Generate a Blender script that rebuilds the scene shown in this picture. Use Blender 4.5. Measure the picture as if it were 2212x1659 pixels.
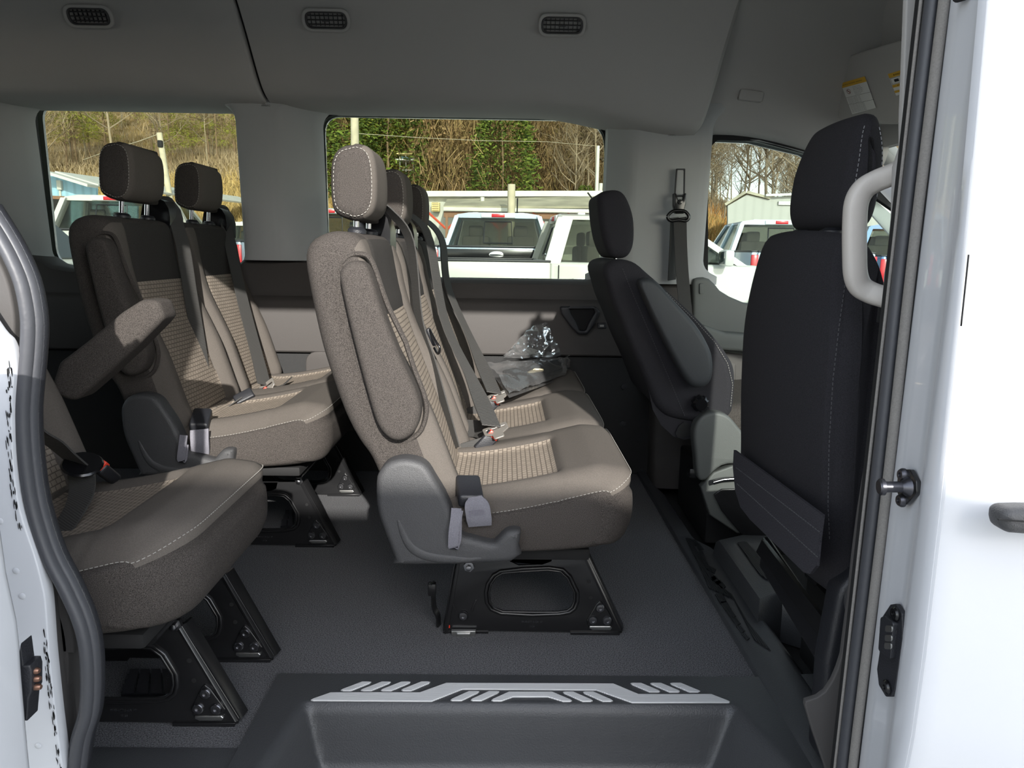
import bpy, bmesh, math, random
from mathutils import Vector, Matrix, noise
from mathutils.geometry import tessellate_polygon
PI = math.pi
R = math.radians
rnd = random.Random(7)
scene = bpy.context.scene
COL = scene.collection
for _o in list(bpy.data.objects):
    bpy.data.objects.remove(_o)

# ------------------------------------------------------------------ camera
# x = towards the van's front, y = across the van (away from the open door), z = up from the van floor
F_PX, IW, IH = 1533.0, 2212.0, 1659.0
_p, _y, _r = R(10.7), R(0.7), R(0.85)
FW = Vector((math.sin(_y) * math.cos(_p), math.cos(_y) * math.cos(_p), -math.sin(_p)))
_rt = Vector((math.cos(_y), -math.sin(_y), 0)); _up = _rt.cross(FW)
RT = _rt * math.cos(_r) + _up * math.sin(_r); UP = _up * math.cos(_r) - _rt * math.sin(_r)
CAM = Vector((0, 0, 0.85))
cd = bpy.data.cameras.new('camera'); cam = bpy.data.objects.new('camera', cd); COL.objects.link(cam)
cd.sensor_fit = 'HORIZONTAL'; cd.sensor_width = 36.0; cd.lens = 36.0 * F_PX / IW; cd.clip_start = 0.02; cd.clip_end = 900
cam.matrix_world = Matrix(((RT.x, UP.x, -FW.x, CAM.x), (RT.y, UP.y, -FW.y, CAM.y), (RT.z, UP.z, -FW.z, CAM.z), (0, 0, 0, 1)))
scene.camera = cam

# ------------------------------------------------------------------ world, sun, exposure
SUN_TO = Vector((-0.22, 1.0, -0.45)).normalized()      # direction the light travels
w = bpy.data.worlds.new('world'); scene.world = w; w.use_nodes = True
nt = w.node_tree; bg = nt.nodes['Background']
sky = nt.nodes.new('ShaderNodeTexSky'); sky.sky_type = 'NISHITA'; sky.sun_disc = False
sky.sun_elevation = math.asin(-SUN_TO.z); sky.sun_rotation = math.atan2(-SUN_TO.x, -SUN_TO.y)
sky.air_density = 1.0; sky.dust_density = 1.2; sky.ozone_density = 1.0; sky.altitude = 300
hs = nt.nodes.new('ShaderNodeHueSaturation'); hs.inputs['Saturation'].default_value = 0.40
nt.links.new(sky.outputs[0], hs.inputs['Color']); nt.links.new(hs.outputs[0], bg.inputs[0]); bg.inputs[1].default_value = 0.75
sd = bpy.data.lights.new('sun', 'SUN'); sd.energy = 10.0; sd.angle = R(0.6); sd.color = (1.0, 0.965, 0.91)
sun = bpy.data.objects.new('sun', sd); COL.objects.link(sun); sun.rotation_euler = SUN_TO.to_track_quat('-Z', 'Y').to_euler()
sun.location = (3, -8, 8)
scene.view_settings.view_transform = 'Standard'; scene.view_settings.look = 'None'
scene.view_settings.exposure = 0.0; scene.view_settings.gamma = 1.0; scene.view_settings.use_curve_mapping = False
scene.cycles.max_bounces = 10; scene.cycles.diffuse_bounces = 6; scene.cycles.transparent_max_bounces = 24
scene.cycles.sample_clamp_indirect = 3.0; scene.cycles.use_denoising = True

# ------------------------------------------------------------------ projection helpers (a photo pixel to the point at a known depth)
def ray(px, py): return FW + RT * ((px - IW / 2) / F_PX) - UP * ((py - IH / 2) / F_PX)
def P(px, py, Y):
    d = ray(px, py); return CAM + d * ((Y - CAM.y) / d.y)
def PZ(px, py, Z):
    d = ray(px, py); return CAM + d * ((Z - CAM.z) / d.z)
def PX(px, py, X):
    d = ray(px, py); return CAM + d * ((X - CAM.x) / d.x)
def XZ(Y, pts): return [(v.x, v.z) for v in (P(a, b, Y) for a, b in pts)]

# ------------------------------------------------------------------ materials
def lin(c):
    return tuple((v / 12.92 if v <= 0.04045 else ((v + 0.055) / 1.055) ** 2.4) for v in c)
def srgb(h): return lin(tuple(int(h[i:i + 2], 16) / 255 for i in (0, 2, 4)))
MATS = {}
def mat(name, hexcol, rough=0.6, metal=0.0, spec=0.5, heather=0, hsc=600, bump=0, bsc=400, coat=0, sheen=0, emit=None, var=0, vsc=3):
    m = bpy.data.materials.new(name); m.use_nodes = True; N = m.node_tree.nodes; L = m.node_tree.links
    b = N['Principled BSDF']; c = srgb(hexcol)
    b.inputs['Base Color'].default_value = (*c, 1); b.inputs['Roughness'].default_value = rough
    b.inputs['Metallic'].default_value = metal; b.inputs['Specular IOR Level'].default_value = spec
    b.inputs['Coat Weight'].default_value = coat; b.inputs['Sheen Weight'].default_value = sheen
    if heather or bump or var:
        tc = N.new('ShaderNodeTexCoord')
    if heather or var:
        nz = N.new('ShaderNodeTexNoise'); nz.inputs['Scale'].default_value = hsc if heather else vsc; nz.inputs['Detail'].default_value = 2
        L.new(tc.outputs['Object'], nz.inputs['Vector'])
        k = heather or var
        rp = N.new('ShaderNodeValToRGB'); rp.color_ramp.elements[0].position = 0.32; rp.color_ramp.elements[1].position = 0.68
        rp.color_ramp.elements[0].color = (*[v * (1 - k) for v in c], 1); rp.color_ramp.elements[1].color = (*[min(1, v * (1 + k)) for v in c], 1)
        L.new(nz.outputs['Fac'], rp.inputs['Fac']); L.new(rp.outputs['Color'], b.inputs['Base Color'])
    if bump:
        n2 = N.new('ShaderNodeTexNoise'); n2.inputs['Scale'].default_value = bsc; n2.inputs['Detail'].default_value = 2
        L.new(tc.outputs['Object'], n2.inputs['Vector'])
        bp = N.new('ShaderNodeBump'); bp.inputs['Strength'].default_value = bump; bp.inputs['Distance'].default_value = 0.002
        L.new(n2.outputs['Fac'], bp.inputs['Height']); L.new(bp.outputs['Normal'], b.inputs['Normal'])
    if emit:
        b.inputs['Emission Color'].default_value = (*c, 1); b.inputs['Emission Strength'].default_value = emit
    MATS[name] = m; return m
def weave_mat(name, light, dark, plane, bw=0.015, bh=0.0105):
    """staggered woven dashes: light fabric with dark gaps (real weave relief through bump)"""
    m = mat(name, light, 0.95, spec=0.2, sheen=0.0); N = m.node_tree.nodes; L = m.node_tree.links; b = N['Principled BSDF']
    tc = N.new('ShaderNodeTexCoord'); sp = N.new('ShaderNodeSeparateXYZ'); cb = N.new('ShaderNodeCombineXYZ')
    L.new(tc.outputs['Object'], sp.inputs[0])
    a, c = ('Y', 'X') if plane == 'xy' else ('Y', 'Z')
    L.new(sp.outputs[a], cb.inputs['X']); L.new(sp.outputs[c], cb.inputs['Y'])
    br = N.new('ShaderNodeTexBrick'); L.new(cb.outputs[0], br.inputs['Vector'])
    br.inputs['Scale'].default_value = 1.0; br.inputs['Brick Width'].default_value = bw; br.inputs['Row Height'].default_value = bh
    br.inputs['Mortar Size'].default_value = 0.0012; br.inputs['Mortar Smooth'].default_value = 0.3
    br.inputs['Color1'].default_value = (*srgb(light), 1); br.inputs['Color2'].default_value = (*[v * 0.86 for v in srgb(light)], 1)
    br.inputs['Mortar'].default_value = (*srgb(dark), 1)
    L.new(br.outputs['Color'], b.inputs['Base Color'])
    bp = N.new('ShaderNodeBump'); bp.inputs['Strength'].default_value = 0.6; bp.inputs['Distance'].default_value = 0.002; bp.invert = True
    L.new(br.outputs['Fac'], bp.inputs['Height']); L.new(bp.outputs['Normal'], b.inputs['Normal'])
    return m
def rib_mat(name, hexcol, axis, period, rough=0.5, amt=0.8, dark=0.6):
    m = mat(name, hexcol, rough); N = m.node_tree.nodes; L = m.node_tree.links; b = N['Principled BSDF']
    tc = N.new('ShaderNodeTexCoord'); wv = N.new('ShaderNodeTexWave'); wv.wave_type = 'BANDS'; wv.bands_direction = axis
    wv.inputs['Scale'].default_value = 2 * PI / (period * 20.0) ; L.new(tc.outputs['Object'], wv.inputs['Vector'])
    rp = N.new('ShaderNodeValToRGB'); c = srgb(hexcol)
    rp.color_ramp.elements[0].color = (*[v * dark for v in c], 1); rp.color_ramp.elements[1].color = (*c, 1); rp.color_ramp.elements[1].position = 0.5
    L.new(wv.outputs['Fac'], rp.inputs['Fac']); L.new(rp.outputs['Color'], b.inputs['Base Color'])
    bp = N.new('ShaderNodeBump'); bp.inputs['Strength'].default_value = amt; bp.inputs['Distance'].default_value = 0.002
    L.new(wv.outputs['Fac'], bp.inputs['Height']); L.new(bp.outputs['Normal'], b.inputs['Normal'])
    return m
def glass_mat(name, tint, refl=0.5, rough=0.0, milky=0.0):
    m = bpy.data.materials.new(name); m.use_nodes = True; N = m.node_tree.nodes; L = m.node_tree.links
    N.remove(N['Principled BSDF']); out = N['Material Output']
    tr = N.new('ShaderNodeBsdfTransparent'); tr.inputs[0].default_value = (*tint, 1)
    gl = N.new('ShaderNodeBsdfGlossy'); gl.inputs['Roughness'].default_value = rough; gl.inputs['Color'].default_value = (1, 1, 1, 1)
    fr = N.new('ShaderNodeFresnel'); fr.inputs[0].default_value = 1.45
    if refl <= 0:
        L.new(tr.outputs[0], out.inputs[0]); MATS[name] = m; return m
    mu = N.new('ShaderNodeMath'); mu.operation = 'MULTIPLY'; mu.inputs[1].default_value = refl
    mx = N.new('ShaderNodeMixShader')
    L.new(fr.outputs[0], mu.inputs[0]); L.new(mu.outputs[0], mx.inputs[0]); L.new(tr.outputs[0], mx.inputs[1]); L.new(gl.outputs[0], mx.inputs[2])
    if milky:      # a film that scatters a little light
        df = N.new('ShaderNodeBsdfTranslucent'); df.inputs[0].default_value = (0.9, 0.9, 0.9, 1); d2 = N.new('ShaderNodeBsdfDiffuse'); ad = N.new('ShaderNodeAddShader'); m2 = N.new('ShaderNodeMixShader'); m2.inputs[0].default_value = milky
        L.new(df.outputs[0], ad.inputs[0]); L.new(d2.outputs[0], ad.inputs[1]); L.new(mx.outputs[0], m2.inputs[1]); L.new(ad.outputs[0], m2.inputs[2]); mx = m2
    L.new(mx.outputs[0], out.inputs[0]); MATS[name] = m; return m

M = {}
M['side'] = mat('fabric_heather', '3e3a37', 0.95, spec=0.2, heather=0.6, hsc=850, bump=0.35, bsc=900)
M['bolster'] = mat('fabric_plain', '55504b', 0.95, spec=0.2, heather=0.14, hsc=700, bump=0.2, bsc=900)
M['upper'] = mat('fabric_upper', '33312f', 0.95, spec=0.2, heather=0.2, hsc=600, bump=0.2, bsc=700)
M['wv_seat'] = weave_mat('fabric_weave_seat', '8b8175', '5e564e', 'xy')
M['wv_back'] = weave_mat('fabric_weave_back', '8b8175', '5e564e', 'yz')
M['black_fab'] = mat('fabric_black', '29282b', 0.95, spec=0.2, heather=0.25, hsc=700, bump=0.2, bsc=900)
M['black_felt'] = mat('felt_black', '37363a', 0.98, spec=0.1, heather=0.3, hsc=500, bump=0.5, bsc=400)
M['carpet'] = mat('carpet', '5f5f61', 1.0, spec=0.05, heather=0.6, hsc=420, bump=1.0, bsc=380)
M['cover'] = mat('plastic_charcoal', '3c3c3d', 0.55, heather=0.12, hsc=700, bump=0.4, bsc=700)
M['blackp'] = mat('plastic_black', '1f2024', 0.45, bump=0.25, bsc=500)
M['blackg'] = mat('plastic_gloss_black', '101012', 0.22)
M['matt'] = mat('matt_black', '0d0d0e', 0.8)
M['stepp'] = mat('plastic_step', '3d3e40', 0.42, bump=0.35, bsc=350)
M['steel'] = mat('painted_steel_black', '1b1b1c', 0.24, spec=0.6)
M['bolt'] = mat('bolt_steel', '8d8d90', 0.3, metal=1.0)
M['zinc'] = mat('zinc', 'b5b5b2', 0.35, metal=1.0)
M['chrome'] = mat('chrome', 'd5d5d8', 0.12, metal=1.0)
M['head'] = mat('headliner', 'adaca9', 0.95, spec=0.2, bump=0.15, bsc=900)
M['pillar'] = mat('trim_pillar', 'a6a8a7', 0.7, spec=0.3, bump=0.1, bsc=900)
M['lowtrim'] = mat('trim_lower', '454240', 0.65, spec=0.3, bump=0.15, bsc=700)
M['kick'] = mat('kick_carpet', '353535', 1.0, spec=0.1, bump=0.4, bsc=400)
M['doorgrey'] = mat('trim_door', '5d605d', 0.65, bump=0.1, bsc=800)
M['white'] = mat('paint_white', 'c6c8cc', 0.25, coat=0.6)
M['seal'] = mat('rubber', '3f4044', 0.5, bump=0.2, bsc=120)
M['seal2'] = mat('rubber_velvet', '76736f', 0.9, heather=0.1, hsc=500)
M['beltb'] = rib_mat('belt_black', '434240', 'Z', 0.0016, 0.7, 0.5, 0.55)
M['beltg'] = mat('belt_grey', '6c6b72', 0.8, heather=0.15, hsc=700, bump=0.4, bsc=900)
M['stitch'] = mat('thread', '8f8c86', 0.9)
M['red'] = mat('red_button', 'd63a22', 0.4)
M['tongue'] = mat('tongue_steel', '9a958e', 0.3, metal=0.6)
M['handle'] = mat('handle_beige', 'b0aba5', 0.5, bump=0.1, bsc=900)
M['alu'] = rib_mat('scuff_aluminium', 'dcdcdc', 'Y', 0.0024, 0.4, 0.4, 0.75)
M['rib'] = rib_mat('scuff_black_ribs', '1c1d20', 'X', 0.0045, 0.5, 0.8, 0.55)
M['glass'] = glass_mat('window_glass', (0.57, 0.60, 0.56), 0.05)
M['clear'] = glass_mat('front_glass', (0.56, 0.60, 0.58), 0.0)
M['carglass'] = mat('car_glass', '20282a', 0.05, spec=0.8)
M['bag'] = glass_mat('bag_film', (0.90, 0.90, 0.90), 0.9, 0.13, 0.05)

# ------------------------------------------------------------------ mesh helpers
def wloc(p):
    v = Vector((0, 0, 0))
    while p is not None:
        v += p.location; p = p.parent
    return v
def link(name, me, m, parent=None, smooth=True, world=True):
    if world and parent is not None:
        off = wloc(parent)
        me.transform(Matrix.Translation(-off))
    if m is not None:
        me.materials.append(M[m] if isinstance(m, str) else m)
    if smooth:
        me.polygons.foreach_set('use_smooth', [True] * len(me.polygons)); me.update()
    o = bpy.data.objects.new(name, me); COL.objects.link(o)
    if parent is not None: o.parent = parent
    return o
def mk(name, vs, fs, m, parent=None, smooth=True, world=True, sharp=None):
    me = bpy.data.meshes.new(name); me.from_pydata([tuple(v) for v in vs], [], fs); me.update()
    bm = bmesh.new(); bm.from_mesh(me); bmesh.ops.recalc_face_normals(bm, faces=bm.faces); bm.to_mesh(me); bm.free()
    o = link(name, me, m, parent, smooth, world)
    if smooth and sharp: me.set_sharp_from_angle(angle=R(sharp))
    return o
def fin(name, bm, m, parent=None, smooth=True, world=True, sharp=35):
    bmesh.ops.recalc_face_normals(bm, faces=bm.faces)
    me = bpy.data.meshes.new(name); bm.to_mesh(me); bm.free()
    o = link(name, me, m, parent, smooth, world)
    if smooth and sharp: me.set_sharp_from_angle(angle=R(sharp))
    return o
def empty(name, loc=(0, 0, 0), label=None, cat=None, group=None, kind=None, rz=0.0, parent=None):
    o = bpy.data.objects.new(name, None); COL.objects.link(o); o.location = loc; o.empty_display_size = 0.05
    o.rotation_euler = (0, 0, rz)
    if parent is not None: o.parent = parent
    return tag(o, label, cat, group, kind)
def tag(o, label=None, cat=None, group=None, kind=None):
    if label: o['label'] = label
    if cat: o['category'] = cat
    if group: o['group'] = group
    if kind: o['kind'] = kind
    return o
def crom(pts, n=8, closed=False):
    pts = [Vector(p) for p in pts]; k = len(pts); out = []
    for i in range(k if closed else k - 1):
        p1, p2 = pts[i], pts[(i + 1) % k]
        p0 = pts[i - 1] if (closed or i > 0) else p1 * 2 - p2
        p3 = pts[(i + 2) % k] if (closed or i + 2 < k) else p2 * 2 - p1
        for j in range(n):
            t = j / n
            out.append(0.5 * ((2 * p1) + (p2 - p0) * t + (2 * p0 - 5 * p1 + 4 * p2 - p3) * t * t + (3 * p1 - p0 - 3 * p2 + p3) * t ** 3))
    if not closed: out.append(pts[-1])
    return out
def resample(pts, n, closed=True):
    pts = [Vector(p) for p in pts]
    if closed: pts = pts + [pts[0]]
    d = [0]
    for a, b in zip(pts, pts[1:]): d.append(d[-1] + (b - a).length)
    T = d[-1]; out = []; i = 0
    for k in range(n):
        s = T * k / (n if closed else n - 1)
        while i < len(d) - 2 and d[i + 1] < s: i += 1
        u = (s - d[i]) / max(1e-9, d[i + 1] - d[i]); out.append(pts[i].lerp(pts[i + 1], min(1, u)))
    return out
def rounded(pts, r, seg=5):
    """polygon with filleted corners, 2D; r a number or one per corner"""
    out = []; k = len(pts)
    for i in range(k):
        p = Vector(pts[i]); a = Vector(pts[i - 1]) - p; b = Vector(pts[(i + 1) % k]) - p
        rr = r[i] if isinstance(r, (list, tuple)) else r
        la, lb = a.length, b.length
        if rr <= 1e-6 or la < 1e-6 or lb < 1e-6: out.append(p); continue
        an = a.angle(b); t = min(rr / max(1e-6, math.tan(an / 2)), la * 0.48, lb * 0.48)
        q0, q1 = p + a.normalized() * t, p + b.normalized() * t
        for j in range(seg + 1):
            u = j / seg; out.append(q0 * (1 - u) ** 2 + p * 2 * u * (1 - u) + q1 * u * u)
    return out
def box_bm(bm, c, s, bev=0.0, seg=2, mtx=None):
    r = bmesh.ops.create_cube(bm, size=1.0); vs = r['verts']
    bmesh.ops.scale(bm, vec=s, verts=vs)
    if bev:
        es = list({e for v in vs for e in v.link_edges})
        rr = bmesh.ops.bevel(bm, geom=es, offset=bev, segments=seg, affect='EDGES', profile=0.5)
        vs = list({v for f in rr['faces'] for v in f.verts} | {v for v in vs if v.is_valid})
    if mtx is not None: bmesh.ops.transform(bm, matrix=mtx, verts=vs)
    bmesh.ops.translate(bm, vec=c, verts=vs)
def box(name, c, s, m, parent=None, bev=0.004, seg=2, rot=None, smooth=True):
    bm = bmesh.new(); box_bm(bm, c, s, bev, seg, rot.to_matrix().to_4x4() if rot is not None else None)
    return fin(name, bm, m, parent, smooth)
def tube_data(pts, rad, n=10, cap=True):
    pts = [Vector(p) for p in pts]; vs = []; fs = []
    rads = rad if isinstance(rad, (list, tuple)) else [rad] * len(pts)
    t = (pts[1] - pts[0]).normalized(); u = t.orthogonal().normalized()
    for i, p in enumerate(pts):
        tt = (pts[min(i + 1, len(pts) - 1)] - pts[max(i - 1, 0)]).normalized()
        u = (u - tt * u.dot(tt)).normalized(); v = tt.cross(u)
        for k in range(n):
            a = 2 * PI * k / n; vs.append(p + (u * math.cos(a) + v * math.sin(a)) * rads[i])
    for i in range(len(pts) - 1):
        for k in range(n):
            a, b = i * n + k, i * n + (k + 1) % n; fs.append((a, b, b + n, a + n))
    if cap: fs.append(tuple(range(n))); fs.append(tuple((len(pts) - 1) * n + k for k in range(n)))
    return vs, fs
def tube(name, pts, rad, m, parent=None, n=10):
    vs, fs = tube_data(pts, rad, n); return mk(name, vs, fs, m, parent, sharp=50)
def sweep(name, sections, m, parent=None, closed=True, caps=True, sharp=None, smooth=True):
    """sections: list of equal-length point lists"""
    n = len(sections[0]); vs = [v for s in sections for v in s]; fs = []
    for i in range(len(sections) - 1):
        for k in range(n if closed else n - 1):
            a, b = i * n + k, i * n + (k + 1) % n; fs.append((a, b, b + n, a + n))
    if caps and closed: fs.append(tuple(range(n))); fs.append(tuple((len(sections) - 1) * n + k for k in range(n)))
    return mk(name, vs, fs, m, parent, smooth, sharp=sharp)
def ribbon(name, pts, wid, m, parent=None, width=0.047, th=0.0016):
    """a strap: pts along it, wid = across direction(s)"""
    pts = [Vector(p) for p in pts]; secs = []
    for i, p in enumerate(pts):
        t = (pts[min(i + 1, len(pts) - 1)] - pts[max(i - 1, 0)]).normalized()
        wv = Vector(wid[i] if isinstance(wid, list) else wid); wv = (wv - t * wv.dot(t)).normalized(); nn = t.cross(wv)
        h = width / 2
        secs.append([p + wv * h + nn * th, p - wv * h + nn * th, p - wv * h - nn * th, p + wv * h - nn * th])
    return sweep(name, secs, m, parent, sharp=30)
def plate_mesh(outer, holes, th, bev=0.0, seg=2):
    cu = bpy.data.curves.new('outline', 'CURVE'); cu.dimensions = '2D'; cu.fill_mode = 'BOTH'
    cu.extrude = max(0.0002, th / 2 - bev); cu.bevel_depth = bev; cu.bevel_resolution = seg
    if bev: cu.offset = -bev
    for poly in [outer] + list(holes):
        s = cu.splines.new('POLY'); s.points.add(len(poly) - 1); s.use_cyclic_u = True
        for i, q in enumerate(poly): s.points[i].co = (q[0], q[1], 0, 1)
    o = bpy.data.objects.new('outline', cu); COL.objects.link(o)
    dg = bpy.context.evaluated_depsgraph_get()
    me = bpy.data.meshes.new_from_object(o.evaluated_get(dg)); bpy.data.objects.remove(o); bpy.data.curves.remove(cu)
    me.materials.clear()
    return me
def plate(name, outer, holes, Y, th, m, parent=None, bev=0.0, seg=2, sharp=40, mtx=None):
    """plate outlined in x-z, its near face at y=Y, thickness th going to +y"""
    me = plate_mesh(outer, holes, th, bev, seg)
    me.transform(Matrix(((1, 0, 0, 0), (0, 0, -1, Y + th / 2), (0, 1, 0, 0), (0, 0, 0, 1))) if mtx is None else mtx)
    bm = bmesh.new(); bm.from_mesh(me); bmesh.ops.remove_doubles(bm, verts=bm.verts, dist=1e-5); bmesh.ops.recalc_face_normals(bm, faces=bm.faces); bm.to_mesh(me); bm.free()
    o = link(name, me, m, parent)
    me.set_sharp_from_angle(angle=R(sharp)); return o
def prism_x(name, yz, x0, x1, m, parent=None, smooth=True, sharp=35, nx=1, zf=None):
    """profile in y-z swept along x, open or closed sheet given thickness by caller"""
    secs = []
    for i in range(nx + 1):
        x = x0 + (x1 - x0) * i / nx
        secs.append([Vector((x, p[0], p[1])) if zf is None else Vector((x, *zf(x, p[0], p[1]))) for p in yz])
    return sweep(name, secs, m, parent, closed=True, caps=True, sharp=sharp, smooth=smooth)
def lathe_bm(bm, prof, origin, axis, n=20):
    axis = Vector(axis).normalized(); u = axis.orthogonal().normalized(); v = axis.cross(u); rings = []
    for r, h in prof:
        rings.append([bm.verts.new(Vector(origin) + axis * h + (u * math.cos(2 * PI * k / n) + v * math.sin(2 * PI * k / n)) * max(r, 1e-5)) for k in range(n)])
    for a, b in zip(rings, rings[1:]):
        for k in range(n): bm.faces.new((a[k], a[(k + 1) % n], b[(k + 1) % n], b[k]))
    bm.faces.new(rings[0]); bm.faces.new(rings[-1])
def lathe(name, prof, origin, axis, m, parent=None, n=20, sharp=40):
    bm = bmesh.new(); lathe_bm(bm, prof, origin, axis, n); return fin(name, bm, m, parent, sharp=sharp)
def sstep(a, b, x):
    t = max(0.0, min(1.0, (x - a) / (b - a))); return t * t * (3 - 2 * t)
def pad(parts, prof, y0, y1, parent, re=0.03, n=84, ny=22, disp=None, cls=None, ease=6, xf=None, ys=None, scale=None, zk=1.0):
    """upholstered body: side profile (x,z) lofted across y with rounded sides.
    disp(x, z, nx, nz, u) pushes the surface along its normal; cls(x,z,nx,nz,u) names the part a face belongs to;
    parts: {name: material}; xf: a map applied to every point"""
    pr = resample([Vector(p) for p in prof], n); nn = []
    area = sum(pr[i].x * pr[(i + 1) % n].y - pr[(i + 1) % n].x * pr[i].y for i in range(n)); sg = 1 if area > 0 else -1
    for i in range(n):
        t = (pr[(i + 1) % n] - pr[i - 1]).normalized(); nn.append(Vector((t.y, -t.x)) * sg)
    st = []
    for j in range(ease + 1):
        a = PI / 2 * j / ease; st.append((y0 + re * (1 - math.cos(a)), re * (1 - math.sin(a))))
    mid = [(y0 + re + (y1 - y0 - 2 * re) * j / ny, 0.0) for j in range(1, ny)] if ys is None else [(y, 0.0) for y in ys]
    st = st + mid + [(y1 - (y - y0), ins) for y, ins in reversed(st)]
    vs = []; yc, hw = (y0 + y1) / 2, (y1 - y0) / 2
    cs_, sn_ = math.cos(scale or 0), math.sin(scale or 0); rr_ = [Vector((p.x * cs_ + p.y * sn_, -p.x * sn_ + p.y * cs_)) for p in pr]
    lo_ = Vector((min(p.x for p in rr_), min(p.y for p in rr_))); hi_ = Vector((max(p.x for p in rr_), max(p.y for p in rr_))); bc = (lo_ + hi_) / 2; bh = (hi_ - lo_) / 2
    for y, ins in st:
        u = (y - yc) / hw
        for i in range(n):
            d = disp(pr[i].x, pr[i].y, nn[i].x, nn[i].y, u) if disp else 0.0
            if scale is not None:
                q = rr_[i] - bc; q = Vector((q.x * (1 - ins / bh.x), q.y * (1 - ins * zk / bh.y))) + bc; p = Vector((q.x * cs_ - q.y * sn_, q.x * sn_ + q.y * cs_)) + nn[i] * d
            else: p = pr[i] + nn[i] * (d - ins)
            v = Vector((p.x, y, p.y)); vs.append(xf(v) if xf else v)
    groups = {k: [] for k in parts}; first = next(iter(parts))
    for j in range(len(st) - 1):
        um = ((st[j][0] + st[j + 1][0]) / 2 - yc) / hw
        for i in range(n):
            k = (i + 1) % n; f = (j * n + i, j * n + k, (j + 1) * n + k, (j + 1) * n + i)
            c = cls((pr[i].x + pr[k].x) / 2, (pr[i].y + pr[k].y) / 2, (nn[i].x + nn[k].x) / 2, (nn[i].y + nn[k].y) / 2, um, (st[j][1] + st[j + 1][1]) / 2 / re) if cls else first
            groups[c].append(f)
    groups[first].append(tuple(range(n))); groups[first].append(tuple((len(st) - 1) * n + i for i in range(n)))
    outs = {}
    for g, fs in groups.items():
        if not fs: continue
        used = sorted({i for f in fs for i in f}); ix = {a: b for b, a in enumerate(used)}
        gname = g.split('#')[0]; me = bpy.data.meshes.new(gname); me.from_pydata([tuple(vs[a]) for a in used], [], [tuple(ix[a] for a in f) for f in fs]); me.update()
        bm = bmesh.new(); bm.from_mesh(me)
        if sg < 0: pass
        bmesh.ops.recalc_face_normals(bm, faces=bm.faces) if g == first else None
        bm.to_mesh(me); bm.free()
        outs[g] = link(gname, me, parts[g], parent if g == first or True else None)
    return outs, (pr, nn, st, vs)
def stitches(name, path, parent, m='stitch', L=0.0045, gap=0.003, r=0.0007):
    """a row of thread dashes along a path, joined into one part"""
    path = [Vector(p) for p in path]; tot = sum((b - a).length for a, b in zip(path, path[1:])); k = max(2, int(tot / (L + gap)))
    rs = resample(path, k * 2 + 1, closed=False); vs = []; fs = []
    for i in range(k):
        a, b = rs[2 * i], rs[2 * i].lerp(rs[2 * i + 2], L / (L + gap)); t = (b - a)
        if t.length < 1e-6: continue
        t.normalize(); u = t.orthogonal().normalized(); v = t.cross(u); o = len(vs)
        for c in (a, b):
            for q in range(4): vs.append(c + (u * math.cos(q * PI / 2) + v * math.sin(q * PI / 2)) * r)
        for q in range(4): fs.append((o + q, o + (q + 1) % 4, o + 4 + (q + 1) % 4, o + 4 + q))
        fs.append((o, o + 1, o + 2, o + 3)); fs.append((o + 4, o + 5, o + 6, o + 7))
    return mk(name, vs, fs, m, parent, smooth=False)
def text_mesh(body, size, m, parent, mtx, name='lettering', align='CENTER', ext=0.0003, bold=0.0):
    cu = bpy.data.curves.new('t', 'FONT'); cu.body = body; cu.size = size; cu.align_x = align; cu.align_y = 'CENTER'; cu.extrude = ext; cu.resolution_u = 2; cu.offset = bold
    o = bpy.data.objects.new('t', cu); COL.objects.link(o)
    me = bpy.data.meshes.new_from_object(o.evaluated_get(bpy.context.evaluated_depsgraph_get()))
    bpy.data.objects.remove(o); bpy.data.curves.remove(cu); me.materials.clear(); me.transform(mtx)
    return link(name, me, m, parent, smooth=False)
def copy_tree(o, parent=None):
    c = o.copy(); COL.objects.link(c)
    if parent is not None: c.parent = parent
    for ch in o.children: copy_tree(ch, c)
    return c
# ================================================================== THE VAN'S SHELL (setting)
def S_(o, label=None): return tag(o, label, None, None, 'structure')
# carpeted floor with the step cut-out
def flat_poly(name, pts, z0, z1, m, parent=None):
    return plate(name, pts, [], 0, z1 - z0, m, parent, mtx=Matrix(((1, 0, 0, 0), (0, 1, 0, 0), (0, 0, 1, (z0 + z1) / 2), (0, 0, 0, 1))))
S_(flat_poly('floor', [(-3.2, 1.085), (-0.45, 1.085), (-0.435, 1.10), (-0.435, 1.275), (-0.42, 1.29), (0.53, 1.29), (0.53, 2.70), (-3.2, 2.70)], -0.03, 0.0, 'carpet'), 'charcoal carpet over the van floor between the seats')
S_(box('floor', (-0.6, 1.75, -0.20), (5.2, 1.9, 0.16), 'matt', bev=0), 'dark underbody below the carpet')
S_(box('floor', (1.1, 1.85, -0.10), (1.14, 1.7, 0.06), 'kick', bev=0.005), 'dark cab floor in front of the sill plate')

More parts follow.
